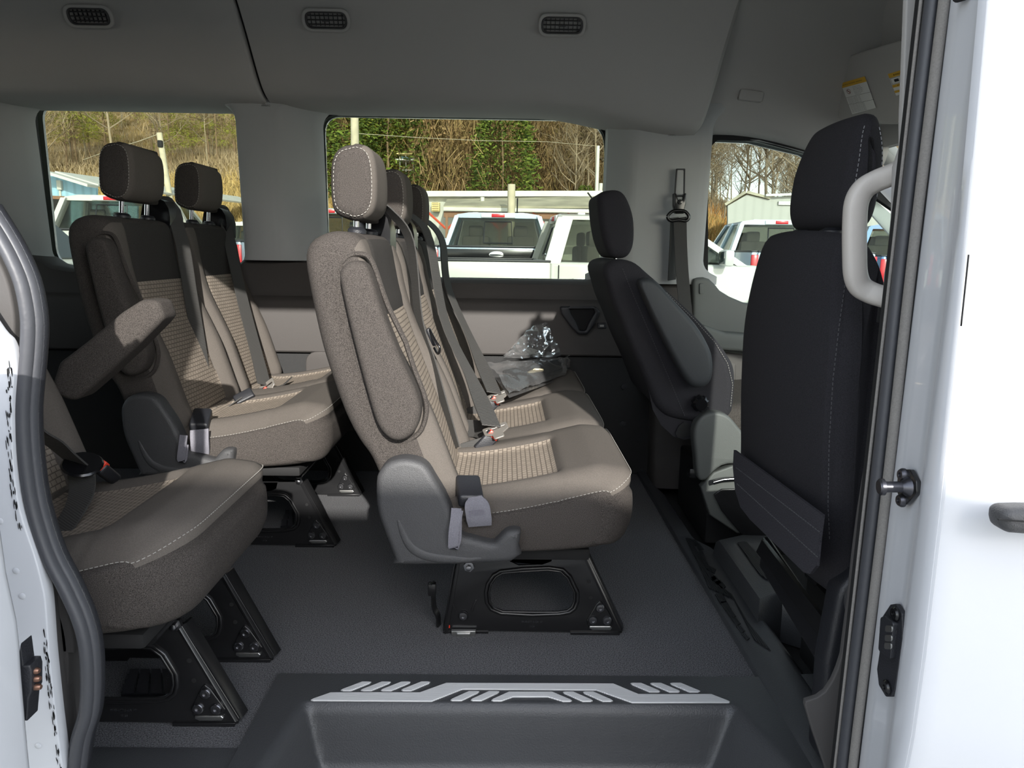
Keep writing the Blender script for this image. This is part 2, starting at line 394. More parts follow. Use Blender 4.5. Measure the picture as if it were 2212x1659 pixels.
# ---- step well with its tread plates
def step_z(x, y):
    wr = 0.455 + 0.035 * (1.2 - y) / 0.15; wl = -0.372 - 0.02 * (1.2 - y) / 0.15
    a = sstep(0, 0.034, 1.207 - y); b = sstep(0, 0.075, wr - x) * sstep(0, 0.05, x - wl)
    return 0.008 - 0.125 * min(a, b) if min(a, b) < 1 else -0.117
step = empty('trim_1', (0, 1.2, 0)); S_(step, 'black plastic step well inside the side door')
nx, ny = 150, 70; vs = []; fs = []
for j in range(ny + 1):
    y = 0.76 + (1.297 - 0.76) * j / ny
    for i in range(nx + 1):
        x = -0.445 + (0.60 + 0.445) * i / nx; vs.append((x, y, step_z(x, y)))
for j in range(ny):
    for i in range(nx):
        a = j * (nx + 1) + i; fs.append((a, a + 1, a + nx + 2, a + nx + 1))
mk('step_panel', vs, fs, 'stepp', step)
box('step_lip', (0.03, 1.1715, -0.113), (0.72, 0.006, 0.008), 'zinc', step, 0.002)
box('sill_strip', (-1.05, 0.97, -0.012), (1.24, 0.235, 0.035), 'stepp', step, 0.008)
def zp(a, b): return PZ(560 + a / 1.8433, 1420 + b / 1.8433, 0.010)
def tread(poly):
    q = [zp(*p) for p in poly]; q2 = rounded([(v.x, v.y) for v in q], 0.003, 2)
    me = plate_mesh([tuple(v) for v in q2], [], 0.003, 0.0006, 1); me.transform(Matrix.Translation((0, 0, 0.0095)))
    link('tread_plate', me, 'alu', step, smooth=False)
tread([(195, 172), (285, 140), (640, 140), (745, 102), (1410, 105), (1510, 147), (1800, 147), (1885, 180), (1485, 180), (1342, 130), (808, 127), (685, 175)])
for k in range(4): tread([(315 + 80 * k, 133), (410 + 78.5 * k, 97), (455 + 78.5 * k, 97), (365 + 80 * k, 133)])
for k in range(3): tread([(1470 + 79 * k, 102), (1520 + 79 * k, 102), (1605 + 80 * k, 138), (1555 + 79 * k, 138)])
for k in range(2): tread([(753 + 80 * k, 172), (835 + 80 * k, 135), (885 + 80 * k, 135), (805 + 80 * k, 172)])
tread([(915, 173), (995, 137), (1165, 137), (1255, 175), (1210, 175), (1150, 157), (1010, 157), (965, 173)])
for k in range(2): tread([(1200 + 80 * k, 137), (1250 + 80 * k, 137), (1337 + 80 * k, 175), (1288 + 80 * k, 175)])

# ---- cross sill plate between carpet and cab
sill = empty('trim_2', (0.58, 2.0, 0)); S_(sill, 'black ribbed sill plate running across the carpet front edge')
prof = [(0.522, -0.02), (0.522, 0.006), (0.530, 0.013), (0.600, 0.016), (0.612, 0.012), (0.648, -0.03), (0.648, -0.07)]
def sillsec(y):
    k = 0.075 if y > 2.45 else 0.0
    wd = 1.0 - 0.45 * sstep(1.9, 2.0, y) - 0.2 * sstep(2.35, 2.5, y)
    return [Vector((0.522 + (x - 0.522) * wd, y, z)) for x, z in prof]
sweep('sill_plate', [sillsec(1.0 + 1.68 * i / 60) for i in range(61)], 'stepp', sill, sharp=50)
def sp(a, b): return PZ(1300 + a / 2.4254, 1000 + b / 2.4254, 0.016)
def ribp(poly):
    q = [sp(*p) for p in poly]
    me = plate_mesh([(v.x, v.y) for v in q], [], 0.0022, 0.0, 1); me.transform(Matrix.Translation((0, 0, 0.0165)))
    link('tread_plate', me, 'rib', sill, smooth=False)
ribp([(440, 395), (470, 400), (560, 600), (680, 690), (760, 830), (885, 985), (800, 930), (690, 715), (560, 655), (520, 560)])
for k in range(2): ribp([(468 + 24 * k, 405 + 24 * k), (488 + 24 * k, 400 + 24 * k), (512 + 22 * k, 430 + 24 * k), (490 + 22 * k, 436 + 24 * k)])
ribp([(500, 470), (528, 462), (560, 540), (600, 560), (590, 580), (548, 556)])
for k in range(3): ribp([(545 + 25 * k, 580 + 22 * k), (570 + 25 * k, 570 + 22 * k), (602 + 24 * k, 610 + 20 * k), (580 + 24 * k, 622 + 20 * k)])
for k in range(6): ribp([(592 + 28 * k, 690 + 42 * k), (628 + 24 * k, 682 + 43 * k), (655 + 24 * k, 730 + 38 * k), (620 + 28 * k, 740 + 38 * k)])
# dark slope from the sill to the step on the near side
sweep('corner_panel', [[Vector((x, y, z)) for x, z in ((0.50, 0.004), (0.60, 0.012), (0.66, 0.015), (0.80, -0.02), (0.80, -0.1), (0.50, -0.1))] for y in (0.98, 1.10, 1.22, 1.30)], 'stepp', sill, sharp=40)

# ---- far wall
wf = empty('wall_far', (0, 2.66, 0)); S_(wf, 'grey trimmed side wall of the van with two windows')
def lean(y, z): return y - 0.045 * max(0, z - 0.72)
# outer skin with window openings (white outside, hidden inside)
W1 = rounded([(-1.715, 0.765), (-0.955, 0.765), (-0.955, 1.345), (-1.715, 1.345)], [0.07, 0.07, 0.06, 0.05], 6)
W2 = rounded([(-0.675, 0.742), (0.368, 0.742), (0.368, 1.325), (-0.675, 1.325)], [0.06, 0.055, 0.11, 0.06], 6)
DW = [(0.748, 0.66), (0.728, 1.18), (0.735, 1.225), (0.765, 1.258), (0.90, 1.256), (1.10, 1.215), (1.32, 1.08), (1.55, 0.86), (1.55, 0.62), (0.95, 0.62), (0.83, 0.655)]
plate('outer_skin', [(-3.2, -0.45), (2.0, -0.45), (2.0, 0.75), (1.65, 0.9), (1.35, 1.25), (1.2, 1.5), (1.0, 1.9), (-3.2, 1.9)], [W1, W2, DW], 2.775, 0.012, 'white', wf)
# glass and black frit of both windows
for nm, W, lab in (('window_1', W1, 'rear side window behind the two-seat bench'), ('window_2', W2, 'side window behind the three-seat bench')):
    wr_ = empty(nm, (W[0].x, 2.74, 0.8)); S_(wr_, lab)
    big = [((q.x - sum(p.x for p in W) / len(W)) * 1.05 + sum(p.x for p in W) / len(W), (q.y - 1.04) * 1.10 + 1.04) for q in W]
    plate('frit_frame', big, [[(q.x, q.y) for q in W]], 2.735, 0.01, 'matt', wr_)
    plate('pane', big, [], 2.748, 0.004, 'glass', wr_)
# pillars: cross-sections in x-y swept upward
def pillar(name, xs, z0, z1, m, n=44, wz=(0.77, 1.335), r=(0.055, 0.06)):
    secs = []; mid = (xs[0][0] + xs[-1][0]) / 2
    def fil(z):
        t = max((z - (wz[1] - r[1])) / r[1], ((wz[0] + r[0]) - z) / r[0]); t = max(0.0, min(1.0, t)); return (r[1] if z > 1 else r[0]) * (1 - math.sqrt(max(0.0, 1 - t * t)))
    for i in range(n + 1):
        z = z0 + (z1 - z0) * i / n
        secs.append([Vector((x + math.copysign(fil(z), x - mid), lean(y, z), z)) for x, y in xs])
    return sweep(name, secs, m, wf, closed=True, sharp=30)
def pill_prof(a, b, la=0.03, lb=0.085, top=2.605, low=2.745):
    return [(a, low)] + [(q.x, q.y) for q in crom([(a + 0.004, low - 0.04), (a + la * 0.5, top + 0.05), (a + la, top + 0.012), (a + la + 0.03, top)], 4)] + \
           [(q.x, q.y) for q in crom([(b - lb - 0.04, top), (b - lb, top + 0.012), (b - lb * 0.55, top + 0.05), (b - 0.012, low - 0.035)], 4)] + [(b, low)]
pillar('pillar_trim', pill_prof(-0.962, -0.668, 0.025, 0.12), 0.80, 1.36, 'pillar')
pillar('pillar_trim', pill_prof(-2.60, -1.708, 0.04, 0.09), 0.80, 1.36, 'pillar')
pillar('pillar_trim', pill_prof(0.362, 0.742, 0.075, 0.02, 2.62), 0.735, 1.36, 'pillar')
# lower trim under the windows
lt = [(2.75, 0.738), (2.66, 0.735), (2.642, 0.722), (2.648, 0.69), (2.640, 0.672), (2.618, 0.662), (2.612, 0.65), (2.618, 0.47), (2.624, 0.464), (2.75, 0.464)]
def lowsec(x, k):
    up = 0.065 * (1 - sstep(-1.0, -0.95, x) + sstep(-0.68, -0.63, x)) if False else 0
    out = []
    for y, z in lt:
        if z > 0.70: z = z + k
        out.append(Vector((x, y, z)))
    return out
secs = []
for x, k in ((-3.1, 0.075), (-1.76, 0.075), (-1.70, 0.062), (-1.66, 0.036), (-1.60, 0.025), (-1.06, 0.025), (-0.99, 0.04), (-0.955, 0.07), (-0.69, 0.07), (-0.66, 0.03), (-0.61, 0.004), (0.30, 0.004), (0.36, 0.02), (0.40, 0.06 - 0.06), (0.50, 0.0)):
    secs.append(lowsec(x, k))
sweep('lower_panel', secs, 'lowtrim', wf, sharp=40)
secs = [lowsec(x, 0.0) for x in (0.504, 0.62, 0.745)]
sweep('lower_panel', [lowsec(0.143 + 0.36 * i / 4, 0.004) for i in range(5)] and secs, 'lowtrim', wf, sharp=40)
# kick panel below: carpeted, with a rounded top corner
kp = rounded([(-3.1, 0.0), (0.60, 0.0), (0.60, 0.30), (0.535, 0.458), (-3.1, 0.458)], [0, 0, 0.05, 0.04, 0], 6)
plate('kick_panel', kp, [], 2.640, 0.03, 'kick', wf, 0.004)
plate('kick_back', [(-3.1, -0.05), (1.6, -0.05), (1.6, 0.60), (-3.1, 0.60)], [], 2.69, 0.02, 'lowtrim', wf)
# access lid on the lower wall behind the rear bench
plate('access_lid', rounded([(-0.735, 0.17), (-0.35, 0.17), (-0.35, 0.47), (-0.735, 0.47)], 0.05, 6), [], 2.606, 0.02, 'lowtrim', wf, 0.004)
for a, b in ((1370, 843), (1367, 923)):
    v = P(a - 22, b - 8, 2.64); lathe('push_pin', [(0.0001, 0.0), (0.011, 0.001), (0.012, 0.006), (0.012, 0.012)], (v.x, 2.634, v.z), (0, 1, 0), 'blackp', wf, 12)
# B-pillar foot moulding
bf = [(q.x, q.y) for q in crom([(0.56, 2.66), (0.565, 2.60), (0.59, 2.575), (0.70, 2.57), (0.86, 2.57), (0.86, 2.66)], 4)]
secs = []
for z, gx, gy in ((-0.02, 0.0, -0.04), (0.05, 0.0, -0.035), (0.075, 0.0, -0.012), (0.10, 0.0, 0.0), (0.33, -0.005, 0.0), (0.44, -0.006, 0.01), (0.47, 0.0, 0.03)):
    secs.append([Vector((x + gx, y + (gy if y < 2.64 else 0), z)) for x, y in bf])
sweep('pillar_foot', secs, 'lowtrim', wf, sharp=30)
# cup holder: a funnel-shaped rim moulding
cup = empty('cup_holder', (0.25, 2.6, 0.6)); tag(cup, 'dark moulded cup holder in the wall panel under the window', 'cup holder')
q = XZ(2.60, [(1208, 662), (1286, 662), (1296, 672), (1284, 700), (1268, 722), (1248, 722), (1232, 705), (1212, 676)])
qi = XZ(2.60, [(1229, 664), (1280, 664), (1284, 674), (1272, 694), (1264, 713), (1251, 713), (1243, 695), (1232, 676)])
plate('rim', rounded(q, 0.012, 4), [rounded(qi, 0.008, 4)], 2.585, 0.04, 'blackp', cup, 0.006)
plate('well', rounded(qi, 0.008, 4), [], 2.600, 0.01, 'matt', cup)  # flat black sheet stands in for the shade inside the recess
usb = empty('usb_socket', (0.5, 2.6, 0.6)); tag(usb, 'small black charging socket set into the wall beside the cup holder', 'socket')
q = XZ(2.605, [(1291, 698), (1309, 698), (1310, 710), (1291, 710)]); plate('bezel', rounded(q, 0.004, 3), [], 2.604, 0.012, 'blackp', usb, 0.002)
q = XZ(2.60, [(1296, 702), (1305, 702), (1305, 706), (1296, 706)]); plate('port', rounded(q, 0.002, 3), [], 2.6035, 0.002, 'zinc', usb)
# embossed pillar lettering
def wall_text(s, px, py, Y, size, m, parent, tilt=0):
    v = P(px, py, Y); return text_mesh(s, size, m, parent, Matrix.Translation(v) @ Matrix.Rotation(R(90), 4, 'X'))
M['emboss'] = mat('emboss_grey', '6f706d', 0.8)
wall_text('AIRBAG', 574, 228, 2.575, 0.009, 'emboss', wf); wall_text('AIRBAG', 1452, 292, 2.59, 0.008, 'emboss', wf)

# ---- headliner
ce = empty('ceiling', (0, 2.0, 1.6)); S_(ce, 'grey moulded headliner over the seats and cab')
hp = [(q.x, q.y) for q in crom([(2.75, 1.325), (2.64, 1.322), (2.575, 1.330), (2.525, 1.347), (2.492, 1.385), (2.465, 1.44), (2.425, 1.53), (2.36, 1.64), (2.24, 1.78), (2.05, 1.86), (1.6, 1.89), (1.1, 1.87), (0.95, 1.80), (0.92, 1.62), (0.91, 1.47)], 4)]
hb = [(y + (0.03 if y > 1.6 else -0.03), z + 0.03) for y, z in reversed(hp)]
hb[0] = (0.87, 1.47); hb[-1] = (2.79, 1.34)
def headsec(x, inset=0.0):
    dz = -0.075 * sstep(0.10, 0.62, x)
    out = []
    for i, (y, z) in enumerate(hp):
        k = 1 - sstep(1.34, 1.62, z)
        out.append(Vector((x, y + inset * (1 if y > 1.6 else -1), z + dz * k + inset * 0.6)))
    for y, z in hb: out.append(Vector((x, y, z + dz * (1 - sstep(1.34, 1.62, z)))))
    return out
xs = [-0.812 + (0.67 - -0.812) * i / 24 for i in range(25)]
secs = [headsec(-0.815, 0.018), headsec(-0.810, 0.006)] + [headsec(x) for x in xs[1:-1]] + [headsec(0.655, 0.004), headsec(0.668, 0.02), headsec(0.672, 0.05)]
def slant(s):   # the panel ends lean: the seam runs forward as it climbs (front) and back (rear)
    for v in s:
        pass
    return s
def shear(secs, f):
    return [[Vector((f(v), v.y, v.z)) for v in s] for s in secs]
front_lean = lambda v: v.x + (0.17 * max(0, v.z - 1.27) ** 1.0) * sstep(0.2, 0.66, v.x) - (0.12 * max(0, v.z - 1.33)) * sstep(-0.5, -0.8, v.x)
sweep('headliner_panel', shear(secs, front_lean), 'head', ce, sharp=45)
rear_lean = lambda v: v.x - (0.12 * max(0, v.z - 1.33)) * sstep(-1.2, -0.82, v.x)
secs = [headsec(-3.1 + (3.1 - 0.84) * i / 20) for i in range(20)] + [headsec(-0.832, 0.002), headsec(-0.826, 0.006), headsec(-0.821, 0.018)]
sweep('headliner_panel', shear(secs, rear_lean), 'head', ce, sharp=45)
sweep('seam_backing', shear([headsec(-0.86, 0.02), headsec(-0.80, 0.02)], lambda v: v.x - 0.12 * max(0, v.z - 1.33)), 'matt', ce)
# small round cap near the front seam
v = P(1535, 15, 2.40); lathe('plug', [(0.0001, 0), (0.014, 0.001), (0.016, 0.004), (0.016, 0.01)], (v.x, v.y - 0.004, v.z), (0, 1, 0.5), 'head', ce, 16)
# cab headliner
cp = [(q.x, q.y) for q in crom([(2.72, 1.262), (2.66, 1.268), (2.625, 1.285), (2.60, 1.33), (2.575, 1.42), (2.52, 1.53), (2.42, 1.63), (2.2, 1.72), (1.7, 1.78), (1.2, 1.76), (0.95, 1.66), (0.92, 1.3)], 4)]
cb_ = [(y + (0.03 if y > 1.6 else -0.03), z + 0.03) for y, z in reversed(cp)]
sweep('cab_headliner', [[Vector((x, y, z - 0.13 * sstep(0.78, 1.5, x) * (1 - sstep(1.27, 1.5, z)))) for y, z in cp + cb_] for x in [0.60 + 0.75 * i / 14 for i in range(15)]], 'head', ce, sharp=45)
# header above the windscreen, then the screen and dashboard
sweep('front_header', [[Vector((x, y, z)) for x, z in ((1.14, 1.80), (1.20, 1.62), (1.26, 1.50), (1.30, 1.32), (1.33, 1.225), (1.36, 1.225), (1.40, 1.9))] for y in (0.85, 2.78)], 'head', ce, sharp=40)
sv = empty('sun_visor', (1.15, 2.3, 1.3)); tag(sv, 'grey sun visor with yellow and white warning labels above the windscreen', 'sun visor')
def vis(a, b): return PX(a, b, 1.15)
vq = [vis(*p) for p in ((1790, 150), (1808, 128), (1870, 108), (2010, 66), (2010, 250), (1950, 268), (1815, 268), (1806, 245))]
q2 = rounded([(v.y, v.z) for v in vq], 0.02, 4)
VM = Matrix(((0, 0, -1, 1.15), (1, 0, 0, 0), (0, 1, 0, 0), (0, 0, 0, 1)))
me = plate_mesh([tuple(v) for v in q2], [], 0.02, 0.006, 3); me.transform(Matrix.Translation((0.012, 0, 0)) @ VM); link('visor_panel', me, 'head', sv).data.set_sharp_from_angle(angle=R(40))
M['lblw'] = mat('label_white', 'dfe0dc', 0.6); M['lbly'] = mat('label_yellow', 'd9ac36', 0.6); M['ink'] = mat('ink', '1b1b1b', 0.7); M['inkr'] = mat('ink_red', '7a3030', 0.7)
def visor_label(cn, texts, parent, name):
    """cn: corners tl,tr,br,bl in photo pixels on the visor's plane"""
    tl, tr, br, bl = [vis(*p) for p in cn]
    uw = tr - tl; vh = bl - tl; nrm = Vector((-1, 0, 0))
    o = mk(name, [p + nrm * 0.0005 for p in (tl, tr, br, bl)] + [p + nrm * 0.0015 for p in (tl, tr, br, bl)], [(0, 1, 2, 3), (4, 5, 6, 7), (0, 1, 5, 4), (1, 2, 6, 5), (2, 3, 7, 6), (3, 0, 4, 7)], 'lblw', parent, False)
    def quad(u0, v0, u1, v1, m, nm='print', h=0.0019):
        ps = [tl + uw * u + vh * v + nrm * h for u, v in ((u0, v0), (u1, v0), (u1, v1), (u0, v1))]
        return mk(nm, ps, [(0, 1, 2, 3)], m, o, False)
    def txt(s, u, v, hgt, m='ink', align='LEFT'):
        ux = uw.normalized(); vy = (-vh).normalized(); p = tl + uw * u + vh * v + nrm * 0.0022
        mt = Matrix(((ux.x, vy.x, -1, p.x), (ux.y, vy.y, 0, p.y), (ux.z, vy.z, 0, p.z), (0, 0, 0, 1)))
        return text_mesh(s, hgt, m, o, mt, align=align, ext=0.0)
    return o, quad, txt, (tl, uw, vh, nrm)
o, quad, txt, fr = visor_label(((1817, 180), (1869, 165), (1893, 233), (1842, 247)), None, sv, 'warning_label')
quad(0, 0, 1, 0.16, 'lbly')
txt('▲ WARNING  AVERTISSEMENT  ADVERTENCIA', 0.05, 0.085, 0.0065)
def ring(o, fr, u, v, r, m):
    tl, uw, vh, nrm = fr; ux = uw.normalized(); vy = vh.normalized(); c = tl + uw * u + vh * v + nrm * 0.0024; vs = []; fs = []
    for k in range(20):
        a = 2 * PI * k / 20; d = ux * math.cos(a) + vy * math.sin(a); vs += [c + d * r, c + d * r * 0.82]
    for k in range(20): fs.append((2 * k, (2 * k + 2) % 40, (2 * k + 3) % 40, 2 * k + 1))
    n0 = len(vs); a = (ux + vy).normalized(); b = (ux - vy).normalized() * r * 0.09
    vs += [c + a * r - b, c + a * r + b, c - a * r + b, c - a * r - b]; fs.append((n0, n0 + 1, n0 + 2, n0 + 3))
    mk('print', vs, fs, m, o, False)
ring(o, fr, 0.20, 0.31, 0.013, 'inkr')
for k in range(6): txt(('Never place a rear facing', 'child seat in the front seat', 'DEATH or SERIOUS INJURY', 'can occur. The BACK SEAT is', 'the safest place for children', 'always use seat belts')[k], 0.40, 0.21 + 0.045 * k, 0.0052)
quad(0.0, 0.475, 1, 0.482, 'ink'); quad(0.0, 0.70, 1, 0.707, 'ink')
for k in range(5): txt('Ne jamais placer un siege enfant a l avant', 0.05, 0.515 + 0.04 * k, 0.0052)
for k in range(6): txt('Nunca coloque un asiento para ninos adelante', 0.05, 0.735 + 0.04 * k, 0.0052)
o, quad, txt, fr = visor_label(((1919, 160), (1990, 139), (2010, 185), (1937, 207)), None, sv, 'warning_label')
quad(0, 0, 1, 0.2, 'lbly'); txt('▲ WARNING', 0.15, 0.11, 0.008); quad(0, 0.52, 1, 0.64, 'lbly'); txt('▲ AVERTISSEMENT', 0.15, 0.58, 0.006); quad(0, 0.78, 1, 0.88, 'lbly'); txt('▲ ADVERTENCIA', 0.15, 0.83, 0.006)
quad(0.02, 0.22, 0.36, 0.5, 'ink', h=0.0018); quad(0.03, 0.235, 0.35, 0.49, 'lblw', h=0.002); quad(0.12, 0.30, 0.26, 0.42, 'ink', h=0.0023)
for k in range(4): txt('Higher rollover risk avoid', 0.4, 0.26 + 0.06 * k, 0.005)
for k in range(2): txt('Risque de capotage eleve', 0.2, 0.68 + 0.05 * k, 0.005)
# blank cover in the cab headliner
v = P(1621, 209, 2.585); bl = empty('blanking_cover', v); tag(bl, 'small grey blanking cover in the headliner above the driver door', 'cover')
qq = XZ(2.585, [(1598, 193), (1648, 200), (1644, 222), (1592, 216)]); plate('lid', rounded(qq, 0.008, 4), [], 2.572, 0.02, 'head', bl, 0.003)

# ---- driver's door (far side) and its window
dd = empty('door_3', (1.1, 2.68, 0.3)); S_(dd, 'driver door seen from inside with its curved window')
DO = [(0.70, 0.60), (0.695, 1.19), (0.712, 1.262), (0.76, 1.30), (0.90, 1.30), (1.12, 1.262), (1.36, 1.12), (1.62, 0.88), (1.62, 0.55)]
plate('window_seal', [(0.712, 0.60), (0.706, 1.19), (0.722, 1.25), (0.765, 1.284), (0.90, 1.283), (1.115, 1.245), (1.34, 1.105), (1.6, 0.87), (1.6, 0.55)], [rounded(XZ(2.66, [(1528, 700), (1528, 322), (1552, 297), (1640, 299), (1760, 330), (1960, 470), (1960, 700)]), [0, .03, .03, 0, 0.02, 0, 0], 4)], 2.665, 0.03, 'matt', dd, 0.004)
plate('pane', [(0.715, 0.60), (0.715, 1.27), (1.1, 1.25), (1.6, 0.88), (1.6, 0.60)], [], 2.70, 0.004, 'clear', dd)
plate('door_post', [(0.672, 0.0), (0.664, 1.27), (0.715, 1.28), (0.728, 0.0)], [], 2.66, 0.05, 'white', dd, 0.006)
dc = XZ(2.60, [(1497, 720), (1497, 612), (1500, 603), (1508, 600), (1521, 599), (1533, 603), (1545, 614), (1556, 628), (1577, 641), (1610, 655), (1700, 668), (1960, 680), (1960, 1050), (1500, 1100)])
plate('door_card', dc, [], 2.60, 0.10, 'doorgrey', dd, 0.012, 3)
aq = XZ(2.57, [(1499, 706), (1516, 700), (1560, 716), (1640, 722), (1900, 730), (1900, 760), (1640, 760), (1540, 752), (1505, 742)])
plate('armrest_ledge', rounded(aq, 0.015, 3), [], 2.53, 0.08, 'doorgrey', dd, 0.012, 3)
lq = XZ(2.595, [(1511, 612), (1521, 612), (1521, 634), (1511, 636)]); plate('lock_cover', rounded(lq, 0.006, 3), [], 2.594, 0.01, 'doorgrey', dd, 0.002)
pq = XZ(2.595, [(1520, 770), (1560, 760), (1640, 770), (1640, 900), (1540, 900)]); plate('door_pocket', rounded(pq, 0.02, 3), [], 2.585, 0.03, 'lowtrim', dd, 0.008)

# ---- windscreen, dashboard, bulkheads that close the shell (mostly out of the frame)
sc = empty('window_3', (1.6, 1.8, 0.9)); S_(sc, 'windscreen at the front of the cab')
mk('pane', [(1.34, 0.9, 1.235), (1.34, 2.74, 1.235), (2.15, 2.70, 0.62), (2.15, 0.9, 0.62)], [(0, 1, 2, 3)], 'clear', sc)
tube('screen_pillar', [(1.335, 2.665, 1.25), (1.75, 2.68, 0.90), (2.1, 2.68, 0.60)], 0.035, 'pillar', sc, 8)
box('dashboard', (1.95, 1.8, 0.42), (0.7, 1.72, 0.42), 'blackp', sc, 0.06, 3)
wr2 = empty('wall_rear', (-3.12, 1.8, 0.9)); S_(wr2, 'rear doors of the van with two windows')
me = plate_mesh([(0.85, -0.2), (2.78, -0.2), (2.78, 1.95), (0.85, 1.95)], [[tuple(v) for v in rounded([(a_, 0.72), (b_, 0.72), (b_, 1.40), (a_, 1.40)], 0.06, 4)] for a_, b_ in ((1.02, 1.74), (1.90, 2.62))], 0.05, 0.004, 2)
me.transform(Matrix(((0, 0, 1, -3.12), (1, 0, 0, 0), (0, 1, 0, 0), (0, 0, 0, 1)))); link('rear_doors', me, 'lowtrim', wr2)
mk('pane', [(-3.12, 1.0, 0.70), (-3.12, 2.64, 0.70), (-3.12, 2.64, 1.42), (-3.12, 1.0, 1.42)], [(0, 1, 2, 3)], 'clear', wr2)
rf = box('ceiling', (-0.6, 1.78, 1.97), (5.3, 2.1, 0.04), 'white', bev=0); S_(rf, 'white roof of the van')
# ================================================================== NEAR SIDE OF THE VAN (door opening)
wn = empty('wall_near', (0, 0.86, 0)); S_(wn, 'white body side around the open sliding door')
box('roof_side', (-0.7, 0.82, 1.70), (5.0, 0.16, 0.49), 'white', wn, 0.02)
def yskin(z):
    pts = [(-0.6, 0.735), (-0.35, 0.722), (-0.20, 0.712), (-0.10, 0.711), (0.06, 0.712), (0.155, 0.716), (0.19, 0.726), (0.245, 0.716), (0.30, 0.709), (0.42, 0.708), (0.60, 0.712), (0.85, 0.722), (1.1, 0.738), (1.4, 0.765)]
    for (a, b), (c, d) in zip(pts, pts[1:]):
        if z <= c: t = sstep(a, c, z) if False else max(0, min(1, (z - a) / (c - a))); return b + (d - b) * t
    return pts[-1][1]
zs = [-0.62 + 2.0 * i / 60 for i in range(61)]
# white B-pillar jamb (open section swept up) from seal to the outer edge
def jamb(z):
    ys = yskin(z); b = 0.485 + 0.0
    return [Vector((0.62, 0.872, z)), Vector((0.505, 0.865, z)), Vector((0.492, 0.852, z)), Vector((0.488, 0.842, z)), Vector((0.484, 0.815, z)), Vector((0.480, 0.785, z)), Vector((0.4765, 0.768, z)), Vector((0.471, 0.757, z)), Vector((0.4675, 0.746, z)),
            Vector((0.466, ys + 0.02, z)), Vector((0.466, ys + 0.006, z)), Vector((0.470, ys + 0.001, z)), Vector((0.62, ys + 0.03, z))]
sweep('pillar_jamb', [jamb(z) for z in zs], 'white', wn, closed=True, sharp=60)
# rubber seal on the pillar: two velvet ridges and a dark groove
def sealsec(z):
    base = [(0.497, 0.925), (0.494, 0.918), (0.4905, 0.912), (0.4835, 0.909), (0.4815, 0.902), (0.4835, 0.896), (0.488, 0.8935), (0.4925, 0.890), (0.4885, 0.886), (0.4855, 0.879), (0.4885, 0.872), (0.496, 0.868), (0.51, 0.868), (0.51, 0.925)]
    g = 0.002 * math.sin(z * 9)
    return [Vector((x - 0.0005 * 0, y + g, z)) for x, y in base]
ts = empty('trim_3', (0.49, 0.9, 0)); S_(ts, 'grey rubber door seal down the front edge of the opening')
sweep('seal_ridge', [[Vector((0.4845 + 0.0068 * math.cos(a), 0.8765 + 0.0100 * math.sin(a) + 0.0015 * math.sin(z * 9), z)) for a in [2 * PI * k / 14 for k in range(14)]] for z in zs], 'seal', ts)
sweep('seal_lip', [[Vector((0.486 + 0.0055 * math.cos(a), 0.8535 + 0.0075 * math.sin(a) + 0.0015 * math.sin(z * 9), z)) for a in [2 * PI * k / 14 for k in range(14)]] for z in zs], 'seal2', ts)
sweep('seal_piping', [[Vector((0.4795 + 0.0022 * math.cos(a), 0.8885 + 0.0022 * math.sin(a), z)) for a in [2 * PI * k / 8 for k in range(8)]] for z in zs], 'seal2', ts)
sweep('seal_groove', [[Vector((x, y, z)) for x, y in ((0.490, 0.921), (0.4895, 0.848), (0.51, 0.848), (0.51, 0.921))] for z in (-0.62, 1.38)], 'matt', ts, smooth=False)
# grey inner pillar trim, light above, dark below, flaring out at its foot
tb = empty('trim_4', (0.5, 0.95, 0.3)); S_(tb, 'grey inner trim of the front door pillar')
up = XZ(0.95, [(1953, -60), (1953, 0), (1943, 260), (1943, 318), (1929, 361), (1926, 470), (1918, 560), (1911, 599), (1909, 705)])
rt_ = XZ(0.935, [(1915, 705), (1925, 599), (1938, 470), (1958, 300), (1966, 200), (1976, 80), (1982, -60)])
M['bpil'] = mat('trim_bpillar', '94928f', 0.7, bump=0.08, bsc=800)
plate('upper_trim', up + [(x + 0.10, z) for x, z in reversed(up)], [], 0.944, 0.010, 'bpil', tb, 0.002)
lo = XZ(0.95, [(1909, 706), (1904, 733), (1886, 870), (1869, 1000), (1853, 1100), (1840, 1200), (1831, 1290), (1823, 1350), (1815, 1412), (1806, 1440), (1795, 1466), (1779, 1490), (1762, 1502), (1737, 1510), (1736, 1520), (1753, 1577), (1780, 1655), (1784, 1675)])
M['bpil2'] = mat('trim_bpillar_dark', '444241', 0.75, bump=0.1, bsc=800)
plate('lower_trim', lo + [(lo[-1][0] + 0.10, lo[-1][1]), (lo[0][0] + 0.10, lo[0][1])], [], 0.944, 0.010, 'bpil2', tb, 0.002)
plate('trim_back', [(0.56, -0.1), (0.56, 1.4), (0.75, 1.4), (0.75, -0.1)], [], 0.93, 0.04, 'blackp', tb)

